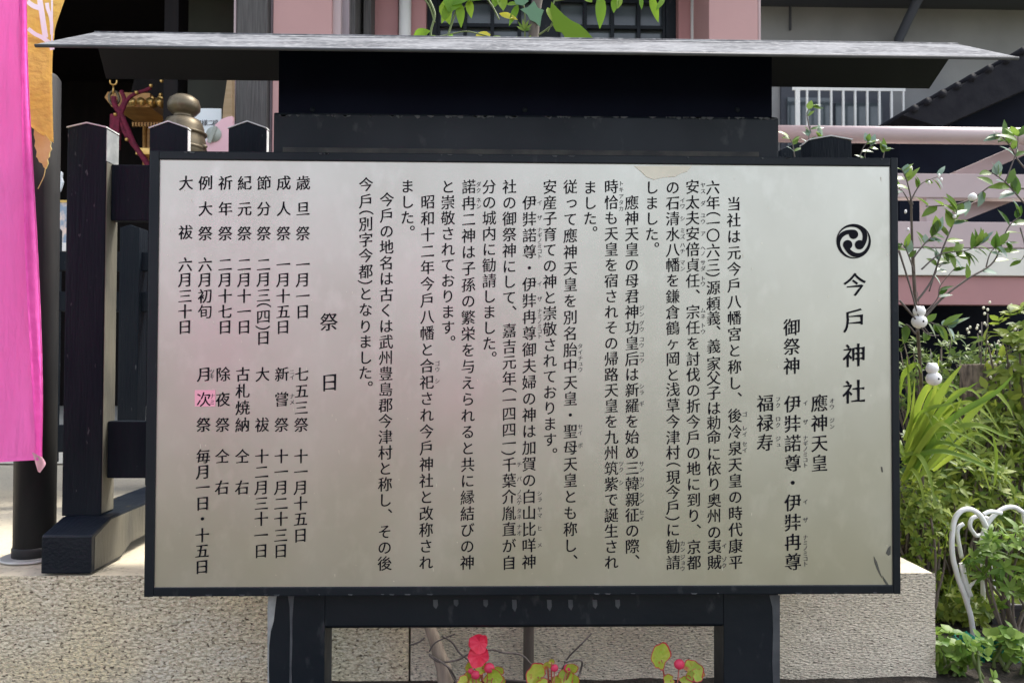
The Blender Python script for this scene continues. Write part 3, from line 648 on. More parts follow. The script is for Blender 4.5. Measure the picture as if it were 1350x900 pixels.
# ------------------------------------------------------------------ lettering (built-in font outlines, reshaped to brush-like strokes)
_fc = bpy.data.curves.new('lettering_source', 'FONT'); _fo = bpy.data.objects.new('lettering_source', _fc); COL.objects.link(_fo)
_cache = {}
def fill_mesh(polys):
    """fill closed 2D outlines (with holes) through a flat curve"""
    cu = bpy.data.curves.new('lettering_tmp', 'CURVE'); cu.dimensions = '2D'; cu.fill_mode = 'BOTH'
    for q in polys:
        sp = cu.splines.new('POLY'); sp.points.add(len(q)-1); sp.use_cyclic_u = True
        for k, p in enumerate(q): sp.points[k].co = (p[0], p[1], 0, 1)
    o = bpy.data.objects.new('lettering_tmp', cu); COL.objects.link(o)
    dg = bpy.context.evaluated_depsgraph_get(); dg.update()
    me = bpy.data.meshes.new_from_object(o.evaluated_get(dg)); bpy.data.objects.remove(o); bpy.data.curves.remove(cu)
    return me
def area(q): return 0.5*sum(q[i][0]*q[(i+1) % len(q)][1]-q[(i+1) % len(q)][0]*q[i][1] for i in range(len(q)))
def glyph(ch):
    if ch in _cache: return _cache[ch]
    _fc.body = ch; dg = bpy.context.evaluated_depsgraph_get(); dg.update()
    ev = _fo.evaluated_get(dg); cu = ev.to_curve(dg); cont = []
    for sp in cu.splines:
        B = sp.bezier_points; n = len(B); pts = []            # [point, horizontal push, vertical push]
        seg = []
        for i in range(n):
            a, c = B[i], B[(i+1) % n]
            p0, p1, p2, p3 = a.co.xy, a.handle_right.xy, c.handle_left.xy, c.co.xy
            ch_ = p3-p0; Ln = ch_.length
            if Ln < 1e-4: continue
            flat = max(abs((p1-p0).cross(ch_)), abs((p2-p0).cross(ch_)))/Ln < 0.004
            seg.append((p0.copy(), p1.copy(), p2.copy(), p3.copy(), flat, Ln, ch_/Ln))
        for (p0, p1, p2, p3, flat, Ln, e) in seg:
            ns = (4 if Ln > 0.22 else 2 if Ln > .1 else 1) if flat else 4
            for k in range(ns):
                t = k/ns; u_ = 1-t
                pts.append([p0.lerp(p3, t) if flat else p0*u_**3+p1*3*u_*u_*t+p2*3*u_*t*t+p3*t**3, None, None])
            if flat:
                ix = len(pts)-ns
                for k in range(ns+1):
                    t = k/ns
                    q = pts[ix+k] if k < ns else None
                    amt = None
                    if abs(e.x) > 0.95 and Ln > 0.12:           # a horizontal edge: thin at its left end, heavy at its right
                        r_ = t if e.x > 0 else 1-t; amt = ('h', -0.012+0.030*r_**1.6, math.copysign(1, e.x))
                    elif abs(e.y) > 0.95 and Ln > 0.12:         # a vertical edge: heavy at the top, lighter below
                        r_ = t if e.y < 0 else 1-t; amt = ('v', 0.021-0.012*r_, math.copysign(1, e.y))
                    if amt:
                        if q is None: pts.append(['end', amt])
                        elif amt[0] == 'h': q[1] = amt
                        else: q[2] = amt
        # fold the 'end' marks into the next point
        out = []; carry = None
        for q in pts:
            if q[0] == 'end': carry = q[1]; continue
            if carry:
                k = 1 if carry[0] == 'h' else 2
                if q[k] is None: q[k] = carry
                carry = None
            out.append(q)
        if carry and out:
            k = 1 if carry[0] == 'h' else 2
            if out[0][k] is None: out[0][k] = carry
        if len(out) > 2: cont.append(out)
    ev.to_curve_clear()
    sg = 1 if max((area([p[0] for p in q]) for q in cont), key=abs, default=1) > 0 else -1
    kana = ord(ch) < 0x3400
    best = None
    for f in (1.0, 0.6, 0.3, 0.0):
        res = []
        for q in cont:
            o = []
            nq = len(q)
            for i_, (p, h, v) in enumerate(q):
                x_, y_ = p.x-0.5, p.y-0.38
                e1 = (p-q[i_-1][0]).normalized(); e2 = (q[(i_+1) % nq][0]-p).normalized(); e_ = e1+e2
                if not h and not v and e_.length > 0.3:
                    e_.normalize(); w_ = f*sg*(0.004+0.008*abs(e_.y)); x_ += e_.y*w_; y_ -= e_.x*w_
                if h: y_ += f*h[1]*(-h[2])*sg                     # outward normal of an edge running +x is -y (ccw)
                if v: x_ += f*v[1]*v[2]*sg
                if not kana: y_ += 0.085*x_-0.05*x_*x_; x_ *= 0.97
                else: y_ += 0.04*x_; x_ *= 0.95; y_ *= 0.97
                o.append((x_, y_))
            res.append(o)
        best = res
        if f == 0: break
        me = fill_mesh(res); got = sum(p.area for p in me.polygons); bpy.data.meshes.remove(me)
        want = abs(sum(area(q) for q in res))
        if abs(got-want) < 0.03*want: break
    _cache[ch] = best
    return best

YTX = 0.0040
def text_mesh(items, name, m, par, Y=YTX):
    """items: (char, px, py, em in pixels)"""
    polys = []
    for ch, px, py, em in items:
        if ch in ' 　': continue
        c = P(px, py, Y); s = S(em, Y)
        for q in glyph(ch):
            o = []
            for x_, y_ in q:
                if ch in '（）': x_, y_ = y_, -x_
                if ch == '（': y_ += 0.30
                if ch == '）': y_ -= 0.30
                if ch in '、。': x_ += 0.62; y_ += 0.62
                if ch in 'っョュャ': x_ += 0.08; y_ += 0.08
                o.append((c.x+x_*s, c.z+y_*s))
            polys.append(o)
    me = fill_mesh(polys)
    org = ORG[par.name]
    for v in me.vertices: v.co = Vector((v.co.x, Y, v.co.y))-org
    me.name = name; me.materials.clear(); me.materials.append(M[m])
    ob = bpy.data.objects.new(name, me); COL.objects.link(ob); ob.parent = par; ORG[ob.name] = org
    return ob
def column(s, x0, y0, x1, y1, em=20, par=None, name='text_column', ys=None, m='ink'):
    n = len(s); it = []
    for i, ch in enumerate(s):
        t = i/max(1, n-1)
        if ys: y = ys[i]; t = (y-ys[0])/(ys[-1]-ys[0])
        else: y = y0+(y1-y0)*t
        it.append((ch, x0+(x1-x0)*t, y, em))
    return text_mesh(it, name, m, par or FACE)
T_ = column
T_('今戶神社', 1127, 375, 1126, 516, 33, ys=[375,422,468,516])
T_('御祭神', 1044, 431, 1044, 482, 24)
T_('應神天皇', 1080.5, 531, 1080.5, 610, 24)
T_('伊弉諾尊・伊弉冉尊', 1045, 532, 1045.5, 740, 24)
T_('福禄寿', 1009, 531, 1008.5, 583, 24)
T_('当社は元今戶八幡宮と称し、後冷泉天皇の時代康平', 967.5, 268.6, 970, 740.5)
T_('六年（一〇六三）源頼義、義家父子は勅命に依り奥州の夷賊', 940, 0, 942, 0,
   ys=[247,267,282,294,310,330,349,362,379,400,419,438,456,479,498,517.5,537.7,556.5,575.5,598,617,638,659,679.5,701,719.5,740.6])
T_('安太夫安倍貞任、宗任を討伐の折今戶の地に到り、京都', 913, 246, 915, 741)
T_('の石清水八幡を鎌倉鶴ヶ岡と浅草今津村（現今戶）に勧請', 887, 0, 887.5, 0,
   ys=[247,267.5,288,308.5,329,349,369.5,390.5,411,432,452,472.5,493.5,513,534,555,576,596,612,628.5,648,668,683,698,719.5,741])
T_('しました。', 859.5, 247, 859.5, 329)
T_('應神天皇の母君神功皇后は新羅を始め三韓親征の際、', 833, 267, 833.7, 740)
T_('時恰も天皇を宿されその帰路天皇を九州筑紫で誕生され', 806, 246, 806, 740.6)
T_('ました。', 778, 247, 778, 308)
T_('従って應神天皇を別名胎中天皇・聖母天皇とも称し、', 752, 246, 752, 740)
T_('安産子育ての神と崇敬されております。', 725, 246, 725, 600)
T_('伊弉諾尊・伊弉冉尊御夫婦の神は加賀の白山比咩神', 698, 267, 697.5, 740)
T_('社の御祭神にして、嘉吉元年（一四四一）千葉介胤直が自', 671.7, 0, 671, 0,
   ys=[246,267,288,309,330,351,371,392,412,435.5,456.5,477,498.5,514,527,545,566,584,597,612,633,654,676,697,719,741])
T_('分の城内に勧請しました。', 645, 246, 645, 473)
T_('諾冉二神は子孫の繁栄を与えられると共に縁結びの神', 618, 246, 616, 741)
T_('と崇敬されております。', 590.5, 246, 590.5, 452)
T_('昭和十二年今戶八幡と合祀され今戶神社と改称され', 564, 266, 561.5, 741)
T_('ました。', 537, 245.5, 537, 307)
T_('今戶の地名は古くは武州豊島郡今津村と称し、その後', 510, 263, 507, 742)
T_('今戶（別字今都）となりました。', 482.5, 0, 481.5, 0, ys=[243,265,280,295,316,336.6,357.6,372,387,408,430,450,471,491,512])
T_('祭日', 433.5, 424, 434.5, 503.5, 25)
U = [241,275,307.5]
D_ = [348.5,368.5,390,410.4,430.7]
T_('歳旦祭一月一日', 399.5,0,399,0, ys=U+D_[:4]); T_('成人祭一月十五日', 374,0,373,0, ys=U+D_)
T_('節分祭二月三（四）日', 348,0,347,0, ys=U+[348.5,368,389,402,417,432,445])
T_('紀元祭二月十一日', 322.4,0,321.5,0, ys=U+D_); T_('祈年祭二月十七日', 297,0,296.5,0, ys=U+D_)
T_('例大祭六月初旬', 270.8,0,270,0, ys=U+D_[:4]); T_('大祓六月三十日', 245,0,243.5,0, ys=[241,306]+D_)
V = [601,621.5,642,663,683.5,705,725.5,746.5]
T_('七五三祭十一月十五日', 397.5,0,396,0, ys=[493,515,537,559.5]+V[:6])
T_('新嘗祭十一月二十三日', 371.5,0,370,0, ys=[493,526,559.5]+V[:7])
T_('大祓十二月三十一日', 346,0,344,0, ys=[493,559.5]+V[:7])
T_('古札焼納仝右', 320,0,319,0, ys=[493,515,537,559.5,601,642])
T_('除夜祭仝右', 294,0,292.5,0, ys=[493,526,559.5,601,642])
patch([(257,514),(284,514),(284,535.5),(257,535.5)], 0.0049, 'pink_patch', 'sticker', FACE)
text_mesh([(c_, 269-3*(y-493)/253, y, 20) for c_, y in zip('月次祭毎月一日・十五日', [493,526,559.5]+V)], 'text_column', 'ink', FACE, Y=0.0036)
def furi(x, groups):
    it = []
    for s, y0, y1 in groups:
        n = len(s)
        for i, ch in enumerate(s): it.append((ch, x, y0+(y1-y0)*(i/(n-1) if n > 1 else 0.5), 7.6))
    return text_mesh(it, 'reading_aid', 'ink_thin', FACE)
furi(1097, [('オウ',528,536),('ジン',554,562)])
furi(1062, [('イ',531,531),('ザ',556,556),('ナギノミコト',577,613),('イ',661,661),('ザ',685,685),('ナミノミコト',708,743)])
furi(1026, [('フク',526,534),('ロク',552,560),('ジュ',578,586)])
furi(982, [('ゴ',546,546),('レイ',564,572),('セイ',585,593)])
furi(955, [('イ',719,719),('ゾク',737,745)])
furi(927, [('ヤス',244,252),('ダ',268,268),('ユウ',284,292),('ア',308,308),('ヘノ',327,334),('サダ',346,354),('トウ',367,374),('ムネ',409,417),('トウ',429,437)])
furi(900, [('イワ',264,272),('シ',288,288),('ミズ',304,312),('ハチ',323,331),('マン',346,354),('カン',716,724),('ジョウ',734,749)])
furi(846, [('ジン',406,414),('グウ',426,434),('コウ',447,455),('コウ',467,475),('シラ',509,517),('ギ',532,532),('サン',611,619),('カン',631,639),('シン',652,660),('セイ',675,683)])
furi(819, [('トキ',242,250),('アタカ',259,275),('ツク',611,619),('シ',636,636)])
furi(765, [('タイ',456,464),('チュウ',472,487),('セイ',562,570),('ボ',587,587)])
furi(711.5, [('イ',267,267),('ザ',287,287),('ナギノミコト',303,338),('イ',374,374),('ザ',394,394),('ナミノミコト',410,443),('シラ',650,658),('ヤマ',671,679),('ヒ',696,696),('メ',718,718)])
furi(684.5, [('チ',612,612),('バ',631,631),('ノスケ',648,662),('タネ',673,681),('ナオ',694,702)])
furi(631, [('ダク',243,251),('ネン',264,272)])
furi(576.6, [('ゴウ',479,487),('シ',502,502)])
furi(385, [('ニイ',490,497),('ナメ',522,530)])
text_mesh([('ツ',279,490,7.6),('キ',279,496,7.6),('ナ',280,522,7.6),('ミ',280,530,7.6)], 'reading_aid', 'ink_thin', FACE, Y=0.0035)
text_mesh([(c_, 262.5+i*7, 162, 8.5) for i, c_ in enumerate('二様二福')], 'poster_text', 'poster_ink', POSTER, Y=YQ-.003)
# three-comma crest
cr = MB(); Rr = S(23.2, YTX); cc = P(1125.5, 318, YTX)
def sm(t): t = max(0, min(1, t)); return t*t*(3-2*t)
for k in range(3):
    th = R(90+120*k); hx, hz = .40*math.cos(th), .40*math.sin(th)
    vs = [cc+Vector((hx*Rr, -.0002*k, hz*Rr))]
    for j in range(28):
        a = 2*math.pi*j/28; vs.append(cc+Vector(((hx+.27*math.cos(a))*Rr, -.0002*k, (hz+.27*math.sin(a))*Rr)))
    cr.add(vs, [(0, 1+j, 1+(j+1) % 28) for j in range(28)])
    vs = []; N = 44; fs = []
    for j in range(N+1):
        t = j/N; a = th+R(212)*t
        ro = .67+.33*sm(t/.45); ri = (.40+.42*sm(t/.55)) if t < .55 else .82+.175*((t-.55)/.45)
        vs += [cc+Vector((ro*Rr*math.cos(a), -.0002*k-.0001, ro*Rr*math.sin(a))), cc+Vector((ri*Rr*math.cos(a), -.0002*k-.0001, ri*Rr*math.sin(a)))]
    for j in range(N): fs.append((2*j, 2*j+1, 2*j+3, 2*j+2))
    cr.add(vs, fs)
cr.build('crest', 'ink', FACE)
# wear on the plate
YWR = 0.0046
patch([(836,219),(912,219),(906,226),(897,229),(890,233),(874,234),(862,237),(852,233),(846,227)], YWR, 'worn_patch', 'cream', FACE)
patch([(1152,733),(1156,740),(1159,750),(1163,762),(1160,757),(1156,749),(1153,741)], YWR, 'scratch', 'scuff', FACE)
patch([(1163,758),(1168,765),(1172,771),(1169,771),(1165,765)], YWR, 'scratch', 'scuff', FACE)
patch([(1171,722),(1174,719),(1174,730),(1171,732),(1168,729)], YWR, 'scratch', 'scuff', FACE)
patch([(1161.5,615),(1163,615),(1164,622),(1162.5,622)], YWR, 'scratch', 'scuff', FACE)
sk = MB()
for k in range(130):
    px, py, r_ = random.uniform(212,1170), random.uniform(222,766), random.uniform(.3,.95)
    if random.random() < .25: o = [(px,py),(px+r_*.9,py+.2),(px+r_*1.2,py+r_*random.uniform(3,9)),(px+r_*.4,py+r_*random.uniform(3,9))]
    else: o = [(px-r_,py),(px-.2*r_,py-r_*.8),(px+r_,py-.1*r_),(px+.3*r_,py+r_)]
    sk.add([P(a,c_,YWR-.0006) for a,c_ in o], [(0,1,2,3)])
sk.build('dust_specks', 'cream', FACE)
bpy.data.objects.remove(_fo)

# ------------------------------------------------------------------ plants
def vine():
    Y = 0.27
    t = thing('climbing_plant', 'leafy vine with big yellow green leaves growing up behind the board and above its roof', 'plant', (P(700,895,Y).x, Y, 0))
    st = MB()
    base = P(697, 890, Y); base.z = 0
    st.tube(spline([base, P(697,840,Y), P(699,400,Y), P(703,60,Y), P(714,-20,Y)]), [S(8,Y)]*4+[S(7,Y)]*21+[S(7,Y)]*8, 8).build('trunk', 'stake_dark', t)
    s2 = MB()
    def stem(pts, r=1.3): s2.tube(spline([P(a,c_,Y) for a,c_ in pts]), S(r,Y), 6)
    stem([(700,60),(640,70),(572,54),(573,18),(560,-10)], 1.6); stem([(573,30),(566,8),(553,-8)], 1.2); stem([(588,56),(596,30),(604,8)], 1.6)
    stem([(705,50),(722,38),(729,30),(728,10),(735,-6)], 1.2); stem([(728,30),(722,42)], 1); stem([(692,50),(692,20),(688,-5)], 1.1)
    stem([(572,50),(600,44),(618,42),(650,50)], .8); stem([(640,-4),(650,10),(658,26)], 1.1); stem([(605,20),(618,4),(640,-3)], 1)
    stem([(730,2),(790,-8),(865,-10)], 1)
    s2.build('stem', 'stem_green', t)
    f = MB()
    def lf(x0, y0, x1, y1, w, tw=0.25, bend=.12, dy=0.0, n=5, m=None, shape='ovate'):
        a = P(x0, y0, Y+dy); c = P(x1, y1, Y+dy-0.02); d = c-a
        (m or f).leaf(a, d, Vector((random.uniform(-tw,tw), -1, random.uniform(-tw,tw)+.3)), d.length, S(w,Y), bend, n, shape)
    big = MB()
    # the large lobed leaf
    o = [(727,3),(735,12),(743,20),(752,27),(764,33),(773,41),(780,49),(788,56),(765,58),(745,56),(744,48),(740,43),(733,42),(729,34),(728,24),(725,14)]
    big.prism([(P(a,c_,Y-.03).x, P(a,c_,Y-.03).z) for a,c_ in o], Y-.032, Y-.030)
    big.build('large_leaf', 'leaf_vine', t)
    pale = MB(); o = [(686,13),(696,10),(704,2),(709,11),(717,14),(714,22),(712,36),(706,30),(699,27),(695,20)]
    pale.prism([(P(a,c_,Y-.02).x, P(a,c_,Y-.02).z) for a,c_ in o], Y-.022, Y-.020); 
    o = [(676,-4),(690,-6),(697,2),(690,8),(680,6)]; pale.prism([(P(a,c_,Y-.02).x, P(a,c_,Y-.02).z) for a,c_ in o], Y-.022, Y-.020)
    pale.build('pale_leaf', 'leaf_pale', t)
    for a in ((584,2,592,30,17),(598,0,582,28,14),(606,4,608,34,12),(618,0,621,22,11),(600,-6,592,14,26),(622,-8,596,4,18),(660,-6,664,12,15),(655,-4,652,8,12),
              (792,-6,792,35,15),(812,-4,809,15,11),(818,-3,815,10,8),(845,-3,846,11,6),(858,-5,868,27,11),(876,-3,866,12,7),(772,-3,780,2,10),
              (722,10,730,28,10),(592,56,596,46,10),(668,6,684,4,8),(683,6,672,32,9),(545,48,566,40,14),(560,52,580,48,10),(660,48,640,52,5),(605,-8,640,-4,18),(640,-12,668,-6,16),
              (684,54,680,50,8),(706,52,698,49,9),(733,-10,752,-8,14),(800,-16,820,-12,16),(850,-18,880,-10,16)):
        lf(*a)
    f.build('leaves', 'leaf_vine', t)
    y = MB()
    for a in ((658,18,682,24,9),(682,26,674,22,4)): lf(*a, m=y)
    y.leaf(P(626,52,Y), P(647,45,Y)-P(626,52,Y), Vector((0,-1,.2)), S(22,Y), S(14,Y), .05, 6, 'round')
    y.build('yellow_leaf', 'leaf_yellow', t)
    bud = MB()
    for k in range(7):
        a = k*.9; c = P(691, 40, Y-.01); bud.leaf(c, Vector((math.cos(a)*.7, -.4, .6*math.sin(a)+.3)), Vector((0,-1,0)), S(14,Y), S(3.5,Y), -.2, 3)
    bud.build('bud', 'leaf_light', t)
vine()

def disc(mb, rim, c, d, nrm, r, cup=.25, wob=.10):
    """rounded, lopsided leaf or petal with a wavy edge"""
    d = d.normalized(); nrm = (nrm-d*nrm.dot(d)).normalized(); sd = d.cross(nrm); n = 26; rows = []
    p1, p2 = random.random()*6, random.random()*6
    for q in (0.0, .35, .7, .93, 1.03):
        row = []
        for k in range(n):
            a = 2*math.pi*k/n; notch = 1-.45*math.exp(-((abs(a-math.pi))/.35)**2)
            rr = r*q*(1+wob*math.sin(3*a+p1)+.6*wob*math.sin(7*a+p2))*notch*(1+.12*math.sin(a))
            h = cup*r*q*q*(.7+.6*math.sin(2*a+p1))+.05*r*q*math.sin(9*a+p2)
            row.append(c+d*(rr*math.cos(a)+.25*r)+sd*rr*math.sin(a)+nrm*h)
        rows.append(row)
    def ring(m_, A, B):
        m_.add(A+B, [(k, (k+1) % n, n+(k+1) % n, n+k) for k in range(n)], True)
    mb.add([rows[0][0]]+rows[1], [(0, 1+k, 1+(k+1) % n) for k in range(n)], True)
    ring(mb, rows[1], rows[2]); ring(mb, rows[2], rows[3]); ring(rim if rim is not None else mb, rows[3], rows[4])

def begonia(px, py, label, leaves, flowers, buds, Y=0.08):
    t = thing('begonia', label, 'flower', (P(px,900,Y).x, Y, 0), 'begonias below the board')
    st = MB(); fl = MB(); lv = MB(); rim = MB(); bd = MB(); root = P(px, 900, Y); root.z = 0
    for i, (x0, y0, r, ang) in enumerate(leaves):
        c = P(x0, y0, Y-.012*(i % 3)); st.tube(spline([root+rv(.006)*1, root.lerp(c,.6)+Vector((0,.006,0)), c], 5), .0022, 6)
        d = Vector((math.cos(R(ang)), -.25, math.sin(R(ang)))); n_ = Vector((random.uniform(-.3,.3), -1, random.uniform(.1,.7)))
        disc(lv, rim, c, d, n_, S(r,Y), .25)
    for (x0, y0, r) in flowers:
        c = P(x0, y0, Y-.02); st.tube([root, c+Vector((0,.008,0))], .0018, 6)
        for k in range(2): disc(fl, None, c+Vector(((k-.5)*S(3,Y), -.003-.005*k, (k-.5)*S(7,Y))), Vector((.3*(k-.5), -.1, 1-2*k)), Vector((random.uniform(-.3,.3),-1,.2)), S(r*1.08,Y), .14, .07)
    for (x0, y0, r) in buds:
        c = P(x0, y0, Y-.02); bd.ball(c, S(r,Y), (1,.7,.95)); st.tube([root, c], .0016, 6)
    st.build('stem', 'stem_red', t); rim.build('leaf_rim', 'leaf_rim', t); lv.build('leaf', 'leaf_bego', t)
    if fl.v: fl.build('flower', 'petal', t)
    if bd.v: bd.build('bud', 'petal_pink', t)
begonia(633, 870, 'begonia with two bright red open flowers one above the other', [(621,894,9,150),(636,880,9,170),(650,893,11,60),(656,885,7,80),(630,898,9,200),(613,899,8,190),(619,880,6,130),(642,899,9,20),(660,897,6,40),(625,908,10,180)], [(630.5,846,11),(630,863,12)], [(645,880,7),(627,889,6),(621,884,4)])
begonia(728, 890, 'low begonia of yellow green leaves in front of the brown stake', [(709,891,14,160),(744,893,11,40),(752,882,8,70),(733,900,10,90),(722,878,6,120),(727,872,4,100),(755,895,7,20),(718,903,9,200)], [], [(731,880,5),(748,880,5)])
begonia(888, 890, 'begonia with a fan shaped leaf and one pink bud, rightmost below the board', [(872,869,16,140),(910,883,13,30),(918,888,8,0),(884,896,8,200),(902,899,9,20)], [], [(895.5,875,7)])

stk = MB(); Y = 0.22; c0 = P(592, 905, Y); c0.z = -.02
stk.tube([c0, P(585,880,Y), P(575,850,Y), P(563,815,Y)], [S(11,Y),S(10,Y),S(8,Y),S(7,Y)], 10)
tag(stk.build('garden_stake', 'stake', origin=(c0.x,Y,0)), 'pale leaning wooden stake seen under the board beside the red flowers', 'stake')
tw = thing('dead_twigs', 'thin bare tangled twigs in front of the stone kerb under the board', 'twigs', (P(640,900,.18).x, .18, 0))
for pts in ([(566,863),(580,872),(604,869),(622,860),(648,856),(664,860),(682,861),(692,866),(700,875)], [(583,838),(596,846),(606,860),(620,872),(634,892)],
            [(600,835),(575,846),(566,858)], [(566,862),(590,878),(600,893),(606,910)], [(780,834),(765,850),(750,865),(744,876)], [(744,876),(738,890),(735,910)], [(744,872),(766,870),(765,885),(758,905)], [(540,850),(552,846),(560,840)], [(660,895),(690,897),(720,896)]):
    MB().tube(spline([P(a,c_,.18+random.uniform(-.03,.03)) for a,c_ in pts]), S(random.uniform(.8,1.5),.18), 6).build('twig', 'twig', tw)
MB().tube(spline([(tw.location.x,.18,0), P(606,905,.18), P(590,878,.18)]), .002, 6).build('twig', 'twig', tw)

# --- right-hand planting
def shrub(name, label, px, py, Y, rx, ry, rz, nclump, per, L, Wd, m, mstem='bark', upz=0.5, group='shrubs right of the board', shape='ovate', z0=0.0):
    c = P(px, py, Y)
    t = thing(name, label, 'shrub', (c.x, Y, z0), group)
    st = MB(); f = MB(); root = Vector((c.x, Y, z0))
    for i in range(nclump):
        while True:
            q = rv(1)
            if q.length < 1 and random.random() < 0.35+0.65*q.length: break
        p = c+Vector((q.x*rx, q.y*ry, q.z*rz))
        if p.z < 0.02: p.z = 0.02+random.random()*.1
        if i % 4 == 0: st.tube(spline([root+rv(.03)*1, root.lerp(p,.5)+rv(.04), p], 4), [.006]*4+[.004]*4+[.002], 5)
        ax = (q*0.7+rv(.5)+Vector((0,-.25,upz))).normalized(); s1 = ax.orthogonal().normalized(); s2_ = ax.cross(s1)
        nl = per+random.randint(-1,1); ph = random.random()*6
        for k in range(nl):
            a = ph+2*math.pi*k/nl; d = (s1*math.cos(a)+s2_*math.sin(a))+ax*random.uniform(.15,.8)
            l_ = L*random.uniform(.6,1.2); f.leaf(p+ax*random.uniform(0,L*.5), d, ax+rv(.3), l_, Wd*l_/L, random.uniform(.05,.3), 3, shape)
    st.build('stem', mstem, t); return f.build('foliage', m, t)
shrub('shrub', 'dense small leaved shrub at the right beside the board frame', 1225, 690, 1.15, .26, .22, .42, 300, 6, .035, .016, 'leaf_dark')
shrub('shrub', 'dark bushy shrub filling the right edge under the pink stage', 1330, 560, 1.6, .36, .3, .42, 260, 6, .05, .026, 'leaf_dark')
shrub('shrub', 'taller broad leaved shrub rising at the far right edge', 1362, 500, 1.25, .20, .18, .34, 110, 6, .06, .03, 'leaf_mid')
shrub('shrub', 'bright small leaved shrub close beside the right board frame above the stone corner', 1213, 700, 0.68, .095, .09, .17, 190, 6, .028, .013, 'leaf_mid')
shrub('shrub', 'low yellow green ground shrub beside the end of the stone kerb', 1265, 800, 0.95, .25, .2, .30, 330, 6, .032, .015, 'leaf_mid')
shrub('shrub', 'yellow green leafy shrub in front of the bark stump', 1290, 590, 1.2, .26, .16, .12, 150, 7, .05, .016, 'leaf_mid')
shrub('shrub', 'mid green shrub with pointed leaves behind the white bent tubes', 1275, 655, .95, .2, .14, .15, 120, 7, .05, .017, 'leaf_mid')
shrub('shrub', 'fresh green whorled leaf shrub in front of the white bent tubes', 1335, 745, 0.55, .12, .10, .13, 52, 8, .046, .017, 'leaf_light', 'bark')
shrub('shrub', 'fine leaved shrub with pale buds under the pink stage', 1240, 500, 1.9, .34, .25, .22, 190, 6, .045, .012, 'leaf_dark')
shrub('shrub', 'small rounded shrub low at the far right corner', 1340, 690, 1.1, .22, .2, .26, 190, 6, .036, .02, 'leaf_mid')
shrub('ground_plant', 'round leaved ground plant between the stone kerb end and the green net', 1247, 900, 0.36, .035, .09, .02, 24, 5, .035, .028, 'leaf_light', 'stem_green', .8, None, 'round')
shrub('ground_plant', 'round leaved ground plant in the bottom right corner in front of the green net', 1335, 900, 0.36, .06, .07, .012, 22, 5, .034, .027, 'leaf_light', 'stem_green', .8, None, 'round')
shrub('ground_plant', 'dark small leaved ground plant at the foot of the white bent tubes', 1265, 868, 0.78, .15, .12, .07, 90, 6, .034, .018, 'leaf_mid', 'stem_green', .7, None)
shrub('ground_plant', 'pale leafy sprig at the very bottom right between the two round leaved ground plants', 1293, 897, 0.30, .05, .04, .01, 12, 5, .03, .02, 'leaf_light', 'stem_green', .8, None)
bp = thing('budding_twig', 'thin twigs with many small cream buds before the dark space at right', 'plant', (P(1300,480,1.5).x, 1.5, 0))
s_ = MB(); bu = MB(); rt_ = Vector((P(1300,480,1.5).x, 1.5, 0))
for k in range(9):
    p = P(random.uniform(1275,1345), random.uniform(410,490), 1.45+random.uniform(-.1,.1)); s_.tube(spline([rt_, rt_.lerp(p,.6)+rv(.04), p],4), .0025, 5)
    for q in range(5): bu.ball(p+rv(.05), .0055, (1,1,1.3), u=8, v=6)
s_.build('stem', 'twig', bp); bu.build('buds', 'bud', bp)

# sapling with hanging white figurines
Y = 0.62
sp_ = thing('sapling', 'slender glossy leaved sapling with spreading twigs beside the right frame of the board', 'tree', (P(1216,640,Y).x, Y, 0))
tr = MB(); r0 = P(1216,640,Y+.38); r0.z = 0
tr.tube(spline([r0, P(1215,540,Y+.26), P(1213,480,Y+.1), P(1207,400,Y), P(1203,330,Y), P(1201,262,Y)], 6), [S(2.6,Y)]*12+[S(2.3,Y)]*12+[S(1.6,Y)]*7, 8).build('trunk', 'bark', sp_)
tw_ = MB(); lv = MB(); pale = MB()
def limb(pts, dy=0.0, r=1.4, leaves=8, sz=24, m=None, ang=None):
    Q = spline([P(a, c_, Y+dy) for a, c_ in pts], 6); tw_.tube(Q, [S(r*(1-.6*i/(len(Q)-1)),Y) for i in range(len(Q))], 6)
    for k in range(int(leaves*1.35)):
        i = int(len(Q)*(.35+.65*random.random())); i = min(i, len(Q)-2); d = (Q[i+1]-Q[i]).normalized()
        sd = Vector((-d.z, random.uniform(-.5,.3), d.x))*random.choice((-1,1))
        (m or (pale if random.random() < .3 else lv)).leaf(Q[i], d*random.uniform(.2,.9)+sd*random.uniform(.4,1)+Vector((0,-.2,.1)), Vector((random.uniform(-.4,.4), -random.uniform(.2,.8), random.uniform(.4,1))), S(sz,Y)*random.uniform(.55,1.1), S(sz*.42,Y)*random.uniform(.8,1.2), random.uniform(.05,.35), 4)
limb([(1206,400),(1228,370),(1242,330),(1256,296),(1262,276)], 0, 1.6, 16, 26)
limb([(1204,340),(1222,318),(1238,304)], -.05, 1.2, 10, 22); limb([(1206,360),(1195,330),(1188,320)], -.03, 1, 6, 20)
limb([(1209,430),(1240,395),(1275,368),(1310,345),(1328,302),(1345,285)], .05, 1.8, 12, 26)
limb([(1215,355),(1240,335),(1275,330),(1300,318)], -.04, 1.2, 14, 24)
limb([(1225,384),(1238,352),(1265,336)], .03, 1, 6, 22); limb([(1210,420),(1235,395),(1240,376),(1262,350)], .05, 1, 5, 20)
limb([(1185,330),(1200,378),(1212,420),(1225,440)], -.08, 1.4, 0); limb([(1186,396),(1205,418),(1222,440),(1238,442)], -.08, 1.4, 2, 16)
limb([(1206,440),(1220,425),(1236,428),(1252,432)], -.04, 1.2, 9, 26); limb([(1207,440),(1196,428),(1190,432)], -.04, 1.2, 4, 24)
limb([(1380,250),(1340,248),(1310,244),(1282,262),(1255,270),(1220,272)], .06, 1.6, 8, 26)
